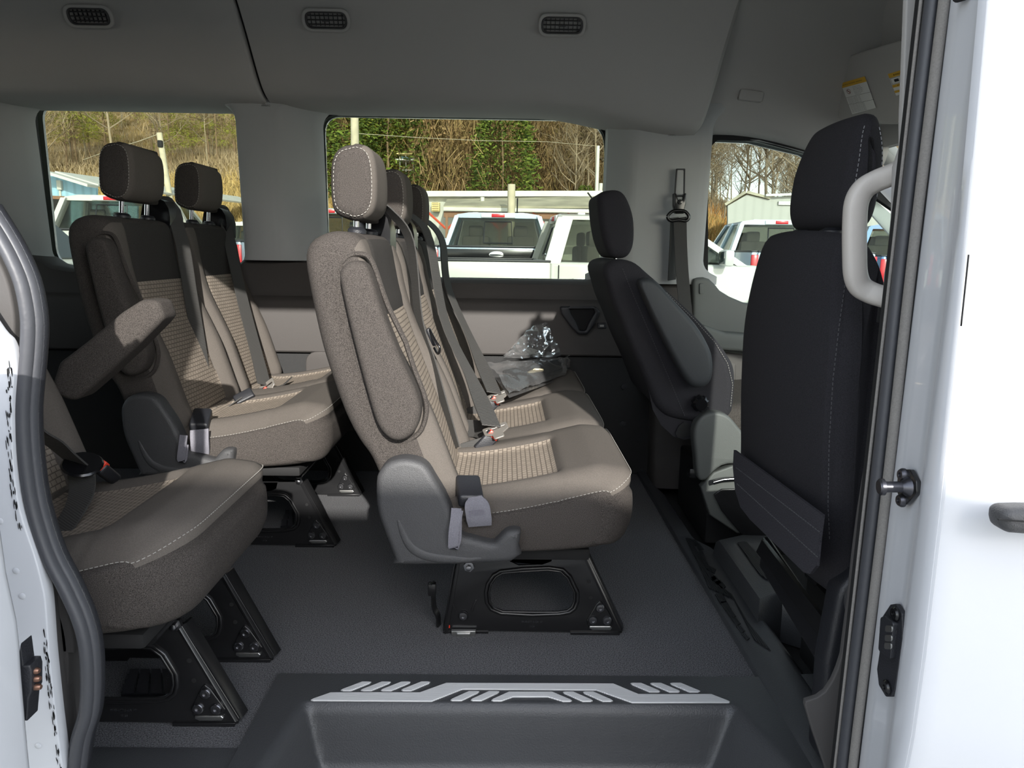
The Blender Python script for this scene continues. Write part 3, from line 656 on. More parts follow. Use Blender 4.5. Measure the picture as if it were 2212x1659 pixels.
# ---- front passenger door (closed), outer skin with window, handle
fd = empty('door_1', (0.47, 0.72, 0)); S_(fd, 'closed white front passenger door')
xs_ = [0.468, 0.472, 0.49, 0.54, 0.62]
secs = []
for z in zs:
    if z > 0.66: break
    secs.append([Vector((x, yskin(z) + (0.004 if x < 0.47 else 0.0) - 0.012 * sstep(0.47, 0.56, x), z)) for x in (0.4675, 0.4715, 0.49, 0.54, 0.62, 0.9, 2.0)] + [Vector((2.0, yskin(z) + 0.05, z)), Vector((0.478, yskin(z) + 0.03, z))])
sweep('door_skin', secs, 'white', fd, sharp=60)
secs = []
for i in range(24):
    z = secs_z = 0.645 + (1.38 - 0.645) * i / 23
    xe = 0.62 + 0.0 * i
    secs.append([Vector((x, yskin(z) + (0.004 if x < 0.47 else 0.0) - 0.012 * sstep(0.47, 0.56, x), z)) for x in (0.4675, 0.4715, 0.49, 0.54, 0.885)] + [Vector((0.885, yskin(z) + 0.05, z)), Vector((0.478, yskin(z) + 0.03, z))])
sweep('window_frame', secs, 'white', fd, sharp=60)
mk('pane', [(0.87, 0.735, 0.64), (1.9, 0.735, 0.64), (1.35, 0.76, 1.3), (0.87, 0.76, 1.3)], [(0, 1, 2, 3)], 'clear', fd)
box('roof_rail', (1.3, 0.78, 1.36), (1.6, 0.06, 0.12), 'white', fd, 0.01)
sweep('painted_edge_gap', [[Vector((0.4655, yskin(z) - 0.002 + dy, z)) + Vector((dx, 0, 0)) for dx, dy in ((-0.0003, 0), (0.0003, -0.001), (0.001, 0.001), (0.0003, 0.002))] for z in [P(2090, 705, 0.715).z + (P(2090, 550, 0.715).z - P(2090, 705, 0.715).z) * i / 8 for i in range(9)]], 'matt', fd)  # thin black strip paints the shading of the gap at the door edge
hd = empty('handle', (0.5, 0.68, 0.55), parent=fd); hd.location = Vector((0.5, 0.68, 0.55)) - fd.location; hd['label'] = 'dark grey pull handle'
hq = XZ(0.665, [(2154, 1124), (2156, 1105), (2170, 1095), (2212, 1094), (2500, 1100), (2520, 1126), (2500, 1152), (2212, 1151), (2172, 1148), (2157, 1140)])
def up_part(o): return o
plate('grip', rounded(hq, 0.01, 4), [], 0.655, 0.03, 'cover', hd, 0.010, 4)
hq2 = XZ(0.655, [(2157, 1121), (2215, 1125), (2500, 1128), (2500, 1131), (2215, 1128), (2157, 1124)]); plate('grip_seam', hq2, [], 0.6545, 0.002, 'matt', hd)

# ---- striker pin on the pillar jamb
def on_jamb(px, py, x=0.478):
    return PX(px, py, x)
st_ = empty('door_striker', on_jamb(1962, 1060)); tag(st_, 'black steel striker pin on a plate on the white pillar', 'striker')
def jamb_plate(pts, x, th, m, parent, name, bev=0.001):
    q = [PX(a, b, x) for a, b in pts]; me = plate_mesh([tuple(v) for v in rounded([(v.y, v.z) for v in q], 0.004, 3)], [], th, bev, 2)
    me.transform(Matrix(((0, 0, -1, x), (1, 0, 0, 0), (0, 1, 0, 0), (0, 0, 0, 1)))); o = link(name, me, m, parent); me.set_sharp_from_angle(angle=R(40)); return o
jamb_plate([(1949, 1014), (1970, 1014), (1985, 1040), (1986, 1065), (1962, 1091), (1950, 1085), (1942, 1060), (1944, 1025)], 0.474, 0.006, 'steel', st_, 'base_plate')
a = on_jamb(1966, 1052, 0.474); b = on_jamb(1940, 1066, 0.450)
a2 = Vector((0.474, a.y, a.z)); dirp = Vector((-1, 0.12, -0.05)).normalized()
M['dksteel'] = mat('dark_steel', '55555a', 0.35, metal=0.9)
lathe('pin', [(0.0135, 0.0), (0.010, 0.006), (0.0065, 0.010), (0.0065, 0.028), (0.0098, 0.029), (0.0098, 0.033), (0.008, 0.035)], a2, dirp, 'dksteel', st_, 20)
for c in ((1954, 1026), (1951, 1081)): lathe('screw', [(0.008, 0.0), (0.008, 0.003), (0.006, 0.006), (0.003, 0.006), (0.0025, 0.004)], PX(*c, 0.472), (-1, 0, 0), 'dksteel', st_, 14)
# ---- contact plate below it
cp_ = empty('contact_plate', on_jamb(1925, 1400)); tag(cp_, 'long black contact plate with three metal pads on the white pillar', 'contact plate')
jamb_plate([(1928, 1306), (1940, 1304), (1954, 1325), (1955, 1380), (1938, 1490), (1930, 1505), (1918, 1505), (1903, 1480), (1899, 1445), (1906, 1400), (1912, 1330)], 0.4735, 0.006, 'blackp', cp_, 'backing')
jamb_plate([(1910, 1334), (1918, 1330), (1939, 1345), (1932, 1425), (1905, 1405)], 0.469, 0.010, 'blackp', cp_, 'contact_block')
for c in ((1914, 1351), (1913, 1371), (1912, 1388)): jamb_plate([c, (c[0] + 15, c[1] + 1), (c[0] + 14, c[1] + 15), (c[0] - 1, c[1] + 14)], 0.4635, 0.002, 'zinc', cp_, 'contact_pad', 0.0003)
for c in ((1936, 1326), (1917, 1484)): lathe('screw', [(0.0085, 0.0), (0.0085, 0.002), (0.0065, 0.004), (0.003, 0.004), (0.0025, 0.002)], PX(*c, 0.470), (-1, 0, 0), 'blackg', cp_, 14)
# roller recess at the top of the jamb
jr = jamb_plate([(2062, -14), (2090, -14), (2086, 0), (2066, 6), (2060, 2)], 0.476, 0.004, 'matt', wn, 'recess')

# ---- left (rear) edge of the opening
YL = 0.86
sealpx = [(-40, 450), (0, 512), (26, 560), (45, 605), (56, 650), (62, 700), (60, 760), (54, 830), (50, 900), (56, 1000), (72, 1100), (104, 1200), (140, 1270), (171, 1340), (186, 1402), (190, 1470), (188, 1525), (183, 1556), (168, 1605), (158, 1680)]
SL = [Vector((v.x, YL, v.z)) for v in (P(a, b, YL) for a, b in sealpx)]
SLs = crom(SL, 4)
tl_ = empty('trim_5', SL[8]); S_(tl_, 'black rubber seal curving down the rear edge of the opening')
def sealtube(name, off, dy, ra, rb, m):
    secs = []
    for i, p in enumerate(SLs):
        t = (SLs[min(i + 1, len(SLs) - 1)] - SLs[max(0, i - 1)]).normalized(); nrm = Vector((t.z, 0, -t.x))
        if nrm.x < 0: nrm = -nrm
        c = p + nrm * off + Vector((0, dy, 0))
        secs.append([c + nrm * ra * math.cos(a) + Vector((0, rb * math.sin(a), 0)) for a in [2 * PI * k / 14 for k in range(14)]])
    return sweep(name, secs, m, tl_)
sealtube('seal_bulb', 0.0, 0.0, 0.0075, 0.010, 'seal'); sealtube('seal_lip', 0.0065, 0.010, 0.0048, 0.009, 'seal'); sealtube('seal_base', -0.008, 0.008, 0.0050, 0.009, 'seal')
sealtube('seal_edge', 0.0105, 0.016, 0.0022, 0.006, 'blackp')
fl = XZ(0.845, [(-60, 640), (-10, 715), (14, 742), (29, 800), (25, 880), (28, 1000), (42, 1100), (74, 1200), (90, 1260), (98, 1302), (105, 1400), (112, 1470), (122, 1560), (135, 1659), (142, 1720)])
fl = [(q.x, q.y) for q in crom([Vector(q) for q in fl], 4)]
sl = [(p.x, p.z) for p in SLs]
plate('body_flange', [(-1.6, fl[0][1])] + fl + [(-1.6, fl[-1][1])], [], 0.845, 0.02, 'white', wn, 0.002)
plate('quarter_panel', [(-1.6, 1.5), (-0.68, 1.5), (-0.665, 1.345), (-0.635, 1.15)] + [(x * 1.06, z) for x, z in sl if z > 0.30] + [(-1.6, 0.30)], [], 0.885, 0.03, 'bpil2', wn, 0.004)
plate('quarter_lower', [(-3.1, 1.4), (-0.75, 1.4), (-0.75, -0.4), (-3.1, -0.4)], [], 0.925, 0.02, 'lowtrim', wn)
plate('inner_post', [(x * 1.075, z) for x, z in sl if z < 0.45] + [(-0.80, -0.4), (-0.80, 0.45)], [], 0.885, 0.06, 'bpil2', wn, 0.002)
box('post_filler', (-0.70, 0.886, 0.05), (0.215, 0.03, 0.90), 'bpil2', wn, 0.004)
# black sealant splodges along the flange, weld dimples
rs = random.Random(3); vs = []; fs = []
def splodge(x, z, w_, h_, y=0.8445):
    o = len(vs); k = 7
    for i in range(k):
        a = 2 * PI * i / k; r_ = 0.6 + 0.6 * rs.random(); vs.append((x + math.cos(a) * w_ * r_, y - 0.0007, z + math.sin(a) * h_ * r_))
    fs.append(tuple(range(o, o + k)))
for q in fl:
    if -0.25 < q[1] < 0.36 or 0.5 < q[1] < 0.70:
        for _ in range(4): splodge(q[0] - 0.003 + rs.uniform(-0.003, 0.003), q[1] + rs.uniform(-0.01, 0.01), rs.uniform(0.0004, 0.0012), rs.uniform(0.002, 0.008))
tag(mk('sealant', vs, fs, 'matt', wn, False), None, None, None, 'stuff')
for q in fl[::5]:
    if q[1] < 0.6: lathe('weld_dimple', [(0.0001, 0), (0.0035, 0.0002), (0.0045, 0.0010)], (q[0] - 0.028, 0.8436, q[1]), (0, 1, 0), 'white', wn, 10)
# slid-open door with its contact pins
sd_ = empty('door_2', (-0.68, 0.66, 0)); S_(sd_, 'white sliding door slid back along the body side')
ed = XZ(0.68, [(-30, 700), (-12, 980), (3, 1100), (22, 1235), (44, 1336), (50, 1386), (53, 1440), (62, 1552), (67, 1605), (72, 1659), (76, 1720)])
plate('door_edge', ed + [(-1.9, ed[-1][1]), (-1.9, ed[0][1])], [], 0.60, 0.085, 'white', sd_, 0.016, 4)
cb = empty('contact_carrier', P(60, 1470, 0.69), parent=sd_); cb.location = Vector(P(60, 1470, 0.69)) - sd_.location
cq = XZ(0.69, [(50, 1386), (56, 1432), (70, 1432), (74, 1445), (74, 1490), (68, 1503), (64, 1552), (58, 1552), (44, 1420)])
plate('carrier', cq, [], 0.685, 0.02, 'blackp', cb, 0.002)
M['copper'] = mat('copper_pin', '8a6a5a', 0.35, metal=0.8)
for pxl in ((72, 1449), (74, 1466), (76, 1484)):
    v = P(*pxl, 0.692); lathe('contact_pin', [(0.0036, 0.0), (0.0036, 0.004), (0.0024, 0.0065)], v, (1, 0, 0), 'copper', cb, 10)

# ---- grab handle
gh = empty('grab_handle', P(1860, 500, 0.99)); tag(gh, 'light grey plastic grab handle on the front door pillar', 'grab handle')
path = [P(1960, 362, 0.975), P(1925, 378, 0.985), P(1893, 391, 0.995), P(1866, 408, 1.0), P(1850, 438, 1.0), P(1846, 490, 1.0), P(1846, 550, 1.0), P(1848, 592, 1.0), P(1858, 618, 1.0), P(1880, 632, 0.995), P(1905, 640, 0.985), P(1945, 650, 0.975)]
pp = crom(path, 5); secs = []
for i, p in enumerate(pp):
    t = (pp[min(i + 1, len(pp) - 1)] - pp[max(0, i - 1)]).normalized(); a = Vector((0, 1, 0)); a = (a - t * a.dot(t)).normalized(); b = t.cross(a)
    secs.append([p + b * 0.0150 * math.copysign(abs(math.cos(u)) ** 0.7, math.cos(u)) + a * 0.0135 * math.copysign(abs(math.sin(u)) ** 0.7, math.sin(u)) for u in [2 * PI * k / 16 for k in range(16)]])
sweep('grip', secs, 'handle', gh)
for a0, b0 in ((1932, 371), (1915, 648)):
    v = P(a0, b0, 0.985); box('end_cap', (v.x + 0.036, v.y - 0.004, v.z), (0.055, 0.03, 0.037), 'handle', gh, 0.008, 3)
# ================================================================== PASSENGER SEATS
BACK = [(-0.235, 0.400), (-0.257, 0.448), (-0.280, 0.482), (-0.304, 0.531), (-0.328, 0.603), (-0.347, 0.673), (-0.363, 0.760), (-0.371, 0.827), (-0.362, 0.857), (-0.340, 0.873), (-0.310, 0.880), (-0.280, 0.874), (-0.264, 0.856),
        (-0.256, 0.815), (-0.245, 0.757), (-0.223, 0.680), (-0.190, 0.590), (-0.157, 0.500), (-0.128, 0.420), (-0.110, 0.365), (-0.135, 0.345), (-0.20, 0.362)]
CUSH = [(-0.160, 0.300), (-0.150, 0.340), (-0.100, 0.343), (-0.023, 0.351), (0.060, 0.366), (0.120, 0.380), (0.185, 0.396), (0.232, 0.407), (0.250, 0.402), (0.259, 0.376), (0.261, 0.338), (0.255, 0.306), (0.231, 0.277), (0.15, 0.263), (0.03, 0.256), (-0.10, 0.252)]
HEAD = [(-0.341, 0.932), (-0.342, 0.985), (-0.337, 1.020), (-0.321, 1.040), (-0.292, 1.045), (-0.268, 1.037), (-0.259, 1.012), (-0.257, 0.970), (-0.261, 0.932), (-0.276, 0.911), (-0.305, 0.906), (-0.330, 0.914)]
ARM = XZ(1.29, [(735, 600), (740, 578), (752, 567), (770, 563), (790, 570), (805, 600), (830, 680), (870, 780), (900, 845), (909, 885), (900, 925), (880, 945), (860, 951), (838, 943), (815, 912), (790, 830), (760, 715)])
COVER = XZ(1.285, [(814, 1040), (819, 1020), (834, 1000), (856, 991), (879, 989), (907, 995), (925, 1008), (939, 1031), (961, 1067), (975, 1100), (995, 1149), (1015, 1158), (1062, 1170), (1073, 1165), (1091, 1147), (1105, 1142), (1120, 1143), (1125, 1149), (1120, 1176), (1104, 1210), (870, 1217), (856, 1207), (840, 1167), (823, 1122), (815, 1086)])
YB = 1.468
LEG = XZ(YB, [(957, 1371), (965, 1310), (975, 1239), (987, 1195), (1266, 1195), (1275, 1214), (1346, 1358), (1343, 1368), (1255, 1366), (1060, 1363)])
LEGH = XZ(YB, [(1056, 1281), (1060, 1262), (1072, 1245), (1087, 1237), (1130, 1234), (1182, 1231), (1210, 1234), (1225, 1247), (1241, 1279), (1241, 1297), (1236, 1311), (1225, 1319), (1205, 1322), (1150, 1322), (1087, 1321), (1067, 1313), (1058, 1300)])
LEGH2 = XZ(YB, [(1095, 1196), (1195, 1196), (1190, 1212), (1170, 1219), (1120, 1221), (1103, 1213)])
BOLTS = XZ(YB, [(1295.6, 1311), (1280, 1337), (1311, 1338)]); BOLT1 = XZ(YB, [(1001, 1328)])

def leg_frame(root, X, bolt1=True):
    """X maps a point of the three-seat bench's near leg to its place"""
    def pl_(pts): return [(X(Vector((a, YB, b))).x, X(Vector((a, YB, b))).z) for a, b in pts]
    y = X(Vector((0, YB, 0))).y
    lf = plate('leg_frame', pl_(LEG), [pl_(LEGH), pl_(LEGH2)], y, 0.005, 'steel', root, 0.0012, 2, 18)
    for c in pl_(XZ(YB, [(1272, 1256), (1276, 1291)])): lathe('painted_hole', [(0.0045, 0.0), (0.0045, 0.0006), (0.0001, 0.0007)], (c[0], y, c[1]), (0, -1, 0), 'matt', lf, 12)  # black discs on the surface paint the dark of small holes
    def rim(pts, off, r):
        c = [Vector((a, y - 0.001, b)) for a, b in pts]; cen = sum(c, Vector()) / len(c)
        c = [v + (v - cen).normalized() * off for v in c]; c = c + [c[0]]
        tube('flanged_rim', c, r, 'steel', lf, 8)
    rim(pl_(LEGH), 0.007, 0.0042); rim(pl_(LEGH), 0.0, 0.003)
    for a_, b_ in (XZ(YB, [(1013, 1222)])[0], (0.178, 0.200)):
        c = pl_([(a_, b_)])[0]; bt = lathe('hex_bolt', [(0.012, 0.0), (0.012, 0.007), (0.0065, 0.0075), (0.006, 0.016), (0.004, 0.017)], (c[0], y, c[1]), (0, -1, 0), 'bolt', lf, 6)
    # sloped front flange
    a, b = pl_(XZ(YB, [(1268, 1195), (1347, 1362)]))
    fl_ = [Vector((a[0], y, a[1])), Vector((b[0], y, b[1])), Vector((b[0] + 0.004, y, b[1] - 0.004))]
    secs = []
    for p in (Vector((a[0], 0, a[1])), Vector((b[0], 0, b[1]))):
        secs.append([p + Vector((dx, y + dy, 0)) for dx, dy in ((-0.012, -0.003), (-0.007, -0.004), (-0.003, 0.0), (0.002, 0.012), (0.004, 0.030), (0.0, 0.030), (-0.004, 0.012), (-0.012, 0.004))])
    sweep('front_flange', secs, 'steel', lf, sharp=40)
    a, b = pl_(XZ(YB, [(987, 1195), (957, 1370)]))
    secs = []
    for p in (Vector((a[0], 0, a[1])), Vector((b[0], 0, b[1]))):
        secs.append([p + Vector((dx, y + dy, 0)) for dx, dy in ((0.010, -0.003), (0.004, -0.004), (0.0, 0.0), (-0.003, 0.025), (0.001, 0.025), (0.006, 0.004))])
    sweep('rear_flange', secs, 'steel', lf, sharp=40)
    # triangular boss with three bolts
    tri = pl_(XZ(YB, [(1295, 1296), (1304, 1304), (1326, 1340), (1321, 1350), (1313, 1353), (1277, 1353), (1269, 1349), (1267, 1339), (1287, 1304)]))
    plate('bolt_boss', rounded(tri, 0.003, 3), [], y - 0.004, 0.006, 'steel', lf, 0.002, 3)
    lip = pl_(XZ(YB, [(1273, 1350), (1318, 1350), (1322, 1354), (1318, 1359), (1280, 1359), (1272, 1355)])); plate('boss_lip', rounded(lip, 0.002, 3), [], y - 0.006, 0.006, 'zinc', lf, 0.002, 3)
    for c in pl_(BOLTS) + (pl_(BOLT1) if bolt1 else []):
        lathe('bolt', [(0.0105, 0.0), (0.0105, 0.003), (0.0085, 0.0055), (0.0045, 0.0058), (0.004, 0.003)], (c[0], y - 0.003, c[1]), (0, -1, 0), 'bolt', lf, 16)
    if bolt1:
        for pts in ([(972, 1298), (977, 1297), (988, 1320), (983, 1323)], [(1027, 1294), (1031, 1296), (1021, 1322), (1016, 1320)]):
            plate('pressed_rib', rounded(pl_(XZ(YB, pts)), 0.002, 2), [], y - 0.0015, 0.003, 'steel', lf, 0.001)
        lq = pl_(XZ(YB, [(976, 1357), (1028, 1357), (1027, 1374), (976, 1374)])); plate('floor_latch', lq, [], y - 0.012, 0.010, 'zinc', lf, 0.002)
        lq = pl_(XZ(YB, [(987, 1360), (1017, 1360), (1017, 1369), (987, 1369)])); plate('latch_boss', rounded(lq, 0.002, 2), [], y - 0.016, 0.006, 'zinc', lf, 0.002)
        rd_ = pl_(XZ(YB, [(966, 1350), (972, 1350), (972, 1356), (966, 1356)])); plate('red_mark', rd_, [], y - 0.001, 0.002, 'red', lf)
        hk = [X(P(*p, YB + 0.03)) for p in ((934, 1258), (936, 1285), (938, 1312), (946, 1330), (948, 1352), (956, 1368))]
        ribbon('release_lever', crom(hk, 4), (0.4, 1, 0), 'steel', lf, 0.016, 0.002)
        top = [X(P(*p, YB + 0.03)) for p in ((931, 1256), (936, 1288))]; box('lever_fork', tuple((top[0] + top[1]) / 2), (0.018, 0.016, 0.03), 'steel', lf, 0.003)
    fp = pl_(XZ(YB, [(1232, 1364), (1340, 1364), (1338, 1371), (1232, 1371)])); plate('floor_foot', fp, [], y - 0.004, 0.03, 'steel', lf, 0.001)
    fp = pl_(XZ(YB, [(957, 1362), (1055, 1362), (1055, 1371), (957, 1371)])); plate('floor_foot', fp, [], y - 0.002, 0.03, 'steel', lf, 0.001)
    v = X(P(1130, 1343, YB)); text_mesh('4K43-61710-CA  07', 0.0058, 'bolt', lf, Matrix.Translation((v.x + 0.02, y - 0.0006, v.z)) @ Matrix.Rotation(R(90), 4, 'X'))
    v = X(P(1130, 1353, YB)); text_mesh('13 24', 0.0055, 'bolt', lf, Matrix.Translation((v.x + 0.02, y - 0.0006, v.z)) @ Matrix.Rotation(R(90), 4, 'X'))
    return lf

def seat_unit(root, yc, hw, BK, HX, arm=None, tower=True):
    """backrest, headrest and belt tower of one place; BK maps bench coordinates to world for the reclining parts"""
    y0, y1 = yc - hw, yc + hw
    def dsp(x, z, nx, nz, u):
        if nx < 0.25: return 0.0
        k = sstep(0.25, 0.7, nx); e = sstep(0.60, 0.74, abs(u)) * (1 - sstep(0.86, 1.0, abs(u)))
        seam = math.exp(-((z - 0.722) / 0.008) ** 2) * (abs(u) < 0.62) + math.exp(-((abs(u) - 0.62) / 0.02) ** 2) * (z > 0.45)
        return k * ((0.007 + 0.022 * (1 - sstep(0.50, 0.72, z))) * e * (1 - sstep(0.80, 0.86, z)) + 0.006 * (1 - abs(u)) - 0.004 * min(1, seam))
    def cl(x, z, nx, nz, u, ea):
        if nx > 0.30 and abs(u) < 0.62 and z > 0.37 and z < 0.868:
            return 'backrest_upper_panel' if z > 0.722 else 'backrest_insert'
        if nx > 0.30 and z < 0.868 and ea < 0.6: return 'backrest_bolster'
        return 'backrest'
    ys = [yc + hw * k for k in (-0.82, -0.76, -0.70, -0.65, -0.62, -0.59, -0.5, -0.35, -0.2, 0, 0.2, 0.35, 0.5, 0.59, 0.62, 0.65, 0.70, 0.76, 0.82)]
    pad({'backrest': 'side', 'backrest_bolster': 'bolster', 'backrest_upper_panel': 'upper', 'backrest_insert': 'wv_back'}, crom([Vector(p) for p in BACK], 4, True), y0, y1, root, 0.032, 110, 20, dsp, cl, 6, BK, ys, R(16))
    # headrest
    hh = 0.108
    parts, (pr, nn, st, gv) = pad({'headrest': 'side', 'headrest_front': 'bolster'}, crom([Vector(p) for p in HEAD], 4, True), yc - hh, yc + hh, root, 0.022, 72, 14,
        lambda x, z, nx, nz, u: (0.004 - 0.014 * u * u * (nx > 0.3) * (u > 0)) if nx > 0.0 else 0.004 * (1 - u * u), lambda x, z, nx, nz, u, ea: 'headrest_front' if (nx > 0.35 and ea < 0.5) else 'headrest', 5, HX, None, R(3))
    hr = parts['headrest']
    ring_ = [gv[2 * 72 + i] + Vector((0, -0.0012, 0)) + Vector((nn[i].x, 0, nn[i].y)) * 0.001 for i in range(72)]
    stitches('stitching', ring_ + [ring_[0]], hr)
    for s in (-1, 1):
        a, b = HX(Vector((-0.302, yc + s * 0.066, 0.868))), HX(Vector((-0.300, yc + s * 0.066, 0.925)))
        tube('headrest_post', [a, b], 0.0062, 'chrome', hr, 12)
        c = BK(Vector((-0.300, yc + s * 0.066, 0.879))); lathe('post_guide', [(0.019, 0.0), (0.019, 0.006), (0.014, 0.011), (0.007, 0.012)], c, (0.1, 0, 1), 'blackp', hr, 16)
    # belt tower at the far shoulder
    if tower:
        secs = []
        for z, x0, x1, ya, yb in ((0.84, -0.345, -0.262, 0.115, 0.205), (0.89, -0.345, -0.262, 0.118, 0.203), (0.915, -0.343, -0.268, 0.122, 0.200), (0.935, -0.338, -0.282, 0.126, 0.196), (0.940, -0.330, -0.296, 0.13, 0.192)):
            secs.append([BK(Vector((x, yc + y, z))) for x, y in ((x0, ya), (x1, ya), (x1, yb), (x0, yb))])
        tw = sweep('belt_tower', secs, 'blackg', root, sharp=30)
    if arm:
        pad({'armrest': 'side'}, crom([Vector(p) for p in ARM], 3, True), y0 - 0.048, y0 + 0.012, root, 0.016, 80, 4, None, None, 5, BK, None, R(16))
        # moulded hollow around the armrest
        c = [Vector(p) for p in crom([Vector(p) for p in ARM], 3, True)]; cen = sum(c, Vector((0, 0))) / len(c)
        loop = [BK(Vector((v.x + (v - cen).normalized().x * 0.012, y0 + 0.003, v.y + (v - cen).normalized().y * 0.012))) for v in c]
        tube('armrest_welt', loop + [loop[0]], 0.005, 'side', root, 6)

def cushion(root, y0, n, sw, T, re=0.075, near=True):
    y1 = y0 + n * sw; yc = (y0 + y1) / 2; hw = (y1 - y0) / 2
    def loc(u):
        t = (u * hw + hw) / sw; k = min(n - 1, max(0, int(t))); return (t - k) * 2 - 1, k
    def dsp(x, z, nx, nz, u):
        if nz < 0.2: return 0.004 * (nx > 0.5)
        v, k = loc(u); kk = sstep(0.2, 0.8, nz)
        e = min(abs(u * hw + hw), abs(hw - u * hw)) / 0.06; e = min(1, e)
        pan = (1 - sstep(0.52, 0.66, abs(v))) * (1 - sstep(0.105, 0.135, x)) * sstep(-0.15, -0.08, x)
        grv = math.exp(-((abs(v) - 1) / 0.05) ** 2) * (e >= 1) * (0.3 + 0.7 * sstep(0.05, 0.16, x))
        frs = math.exp(-((x - 0.122) / 0.008) ** 2) * 0.4
        crown = (1 - sstep(0.66, 1.0, abs(v)))
        return kk * (sstep(0, 1, e) * 0.026 + 0.006 * crown - 0.013 * pan - 0.014 * grv - 0.004 * frs) * (1 - 0.5 * sstep(0.19, 0.25, x))
    def cl(x, z, nx, nz, u, ea):
        v, k = loc(u)
        if nz > 0.5 and abs(v) < 0.585 and -0.13 < x < 0.120: return 'cushion_insert#%d' % k
        if nz > 0.35 and x < 0.252 and ea < 0.55: return 'cushion_top'
        return 'cushion'
    ys = []
    for k in range(n):
        c = y0 + sw * (k + 0.5)
        ys += [c + sw / 2 * t for t in (-0.96, -0.90, -0.82, -0.74, -0.66, -0.62, -0.585, -0.55, -0.5, -0.4, -0.2, 0, 0.2, 0.4, 0.5, 0.55, 0.585, 0.62, 0.66, 0.74, 0.82, 0.90, 0.96)]
        if k < n - 1: ys.append(c + sw / 2)
    ys = [y for y in ys if y0 + re * 1.05 < y < y1 - re * 1.05]
    parts, (pr, nn, st, gv) = pad({'cushion': 'side', 'cushion_top': 'bolster', **{'cushion_insert#%d' % k: 'wv_seat' for k in range(n)}}, crom([Vector(p) for p in CUSH], 4, True), y0, y1, root, re, 120, 20, dsp, cl, 7, T, ys, 0.0, 0.32)
    # stitched seam along the near edge and round the front
    jn = 2; N_ = 120; up_ = [i for i in range(N_) if nn[i].y > 0.35 and pr[i].x < 0.252]; up_.sort(key=lambda i: pr[i].x)
    path = [gv[jn * N_ + i] + Vector((0.0, -0.001, 0.0012)) for i in up_ if pr[i].x > -0.06]
    fi = up_[-1]
    path += [gv[j * N_ + fi] + Vector((0.001, 0, 0.001)) for j in range(jn + 1, len(st) - 3)]
    stitches('stitching', path, parts['cushion'])
    box('seat_pan', tuple(T(Vector((0.03, yc, 0.243)))), (0.30, (y1 - y0) - 0.10, 0.026), 'matt', root, 0.006)
    for x in (-0.07, 0.16):
        tube('cross_tube', [T(Vector((x, y0 + 0.10, 0.222))), T(Vector((x, y1 - 0.06, 0.222)))], 0.014, 'steel', root, 12)
    return parts

def side_cover(root, T, y):
    pts = [(T(Vector((a, 0, b))).x, T(Vector((a, 0, b))).z) for a, b in [(q.x, q.y) for q in crom([Vector(p) for p in COVER], 2, True)]]
    cv = plate('side_cover', pts, [], y, 0.05, 'cover', root, 0.013, 4, 50)
    rib = [T(P(*p, 1.285)) for p in ((862, 1118), (868, 1135), (878, 1158), (892, 1178), (915, 1192), (945, 1199), (980, 1202), (1010, 1203), (1040, 1200))]
    rr = crom(rib, 4); secs = []
    for i, p in enumerate(rr):
        t = (rr[min(i + 1, len(rr) - 1)] - rr[max(0, i - 1)]).normalized(); b = t.cross(Vector((0, 1, 0))); k = 0.25 + 0.75 * math.sin(PI * i / (len(rr) - 1))
        c = Vector((p.x, y, p.z)); secs.append([c + b * 0.009 * k * math.cos(a) + Vector((0, -0.0035 * k * math.sin(a), 0)) for a in [PI * j / 8 for j in range(9)]] + [c + Vector((0, 0.003, 0))])
    sweep('cover_rib', secs, 'cover', cv, sharp=60)
    return cv

def buckle(root, at, ax, up, red=True, strap=None, size=1.0, name='buckle'):
    """push-button buckle at a point, axis towards its mouth"""
    ax = Vector(ax).normalized(); up = Vector(up); up = (up - ax * up.dot(ax)).normalized(); sd = ax.cross(up)
    mt = Matrix(((ax.x, sd.x, up.x, at[0]), (ax.y, sd.y, up.y, at[1]), (ax.z, sd.z, up.z, at[2]), (0, 0, 0, 1)))
    bm = bmesh.new(); box_bm(bm, (0, 0, 0), (0.058 * size, 0.034 * size, 0.018 * size), 0.005 * size, 3); bmesh.ops.transform(bm, matrix=mt, verts=bm.verts)
    b = fin(name, bm, 'blackp', root)
    if red:
        bm = bmesh.new(); box_bm(bm, (0.025 * size, 0, 0.003 * size), (0.014 * size, 0.028 * size, 0.015 * size), 0.002, 2); bmesh.ops.transform(bm, matrix=mt, verts=bm.verts)
        r = fin('release_button', bm, 'red', b); r['label'] = 'red release button'
    if strap: ribbon('buckle_strap', strap, sd, 'beltb', b, 0.028 * size, 0.0015)
    return b
def tongue(parent, at, along, across, wide=0.056, m='tongue'):
    """steel belt tongue: slotted plate with a narrower blade"""
    al = Vector(along).normalized(); ac = Vector(across); ac = (ac - al * ac.dot(al)).normalized(); n = ac.cross(al)
    h = wide / 2
    me = plate_mesh([tuple(v) for v in rounded([(-h, 0.022), (h, 0.022), (h, -0.004), (h * 0.55, -0.014), (h * 0.42, -0.016), (h * 0.42, -0.034), (-h * 0.42, -0.034), (-h * 0.42, -0.016), (-h * 0.55, -0.014), (-h, -0.004)], 0.005, 3)],
                    [[(-h * 0.78, 0.010), (h * 0.78, 0.010), (h * 0.78, 0.004), (-h * 0.78, 0.004)]], 0.004, 0.0008, 2)
    me.transform(Matrix(((ac.x, -al.x, n.x, at[0]), (ac.y, -al.y, n.y, at[1]), (ac.z, -al.z, n.z, at[2]), (0, 0, 0, 1))))
    t = link('tongue', me, m, parent); me.set_sharp_from_angle(angle=R(40)); t['label'] = 'belt tongue'; return t

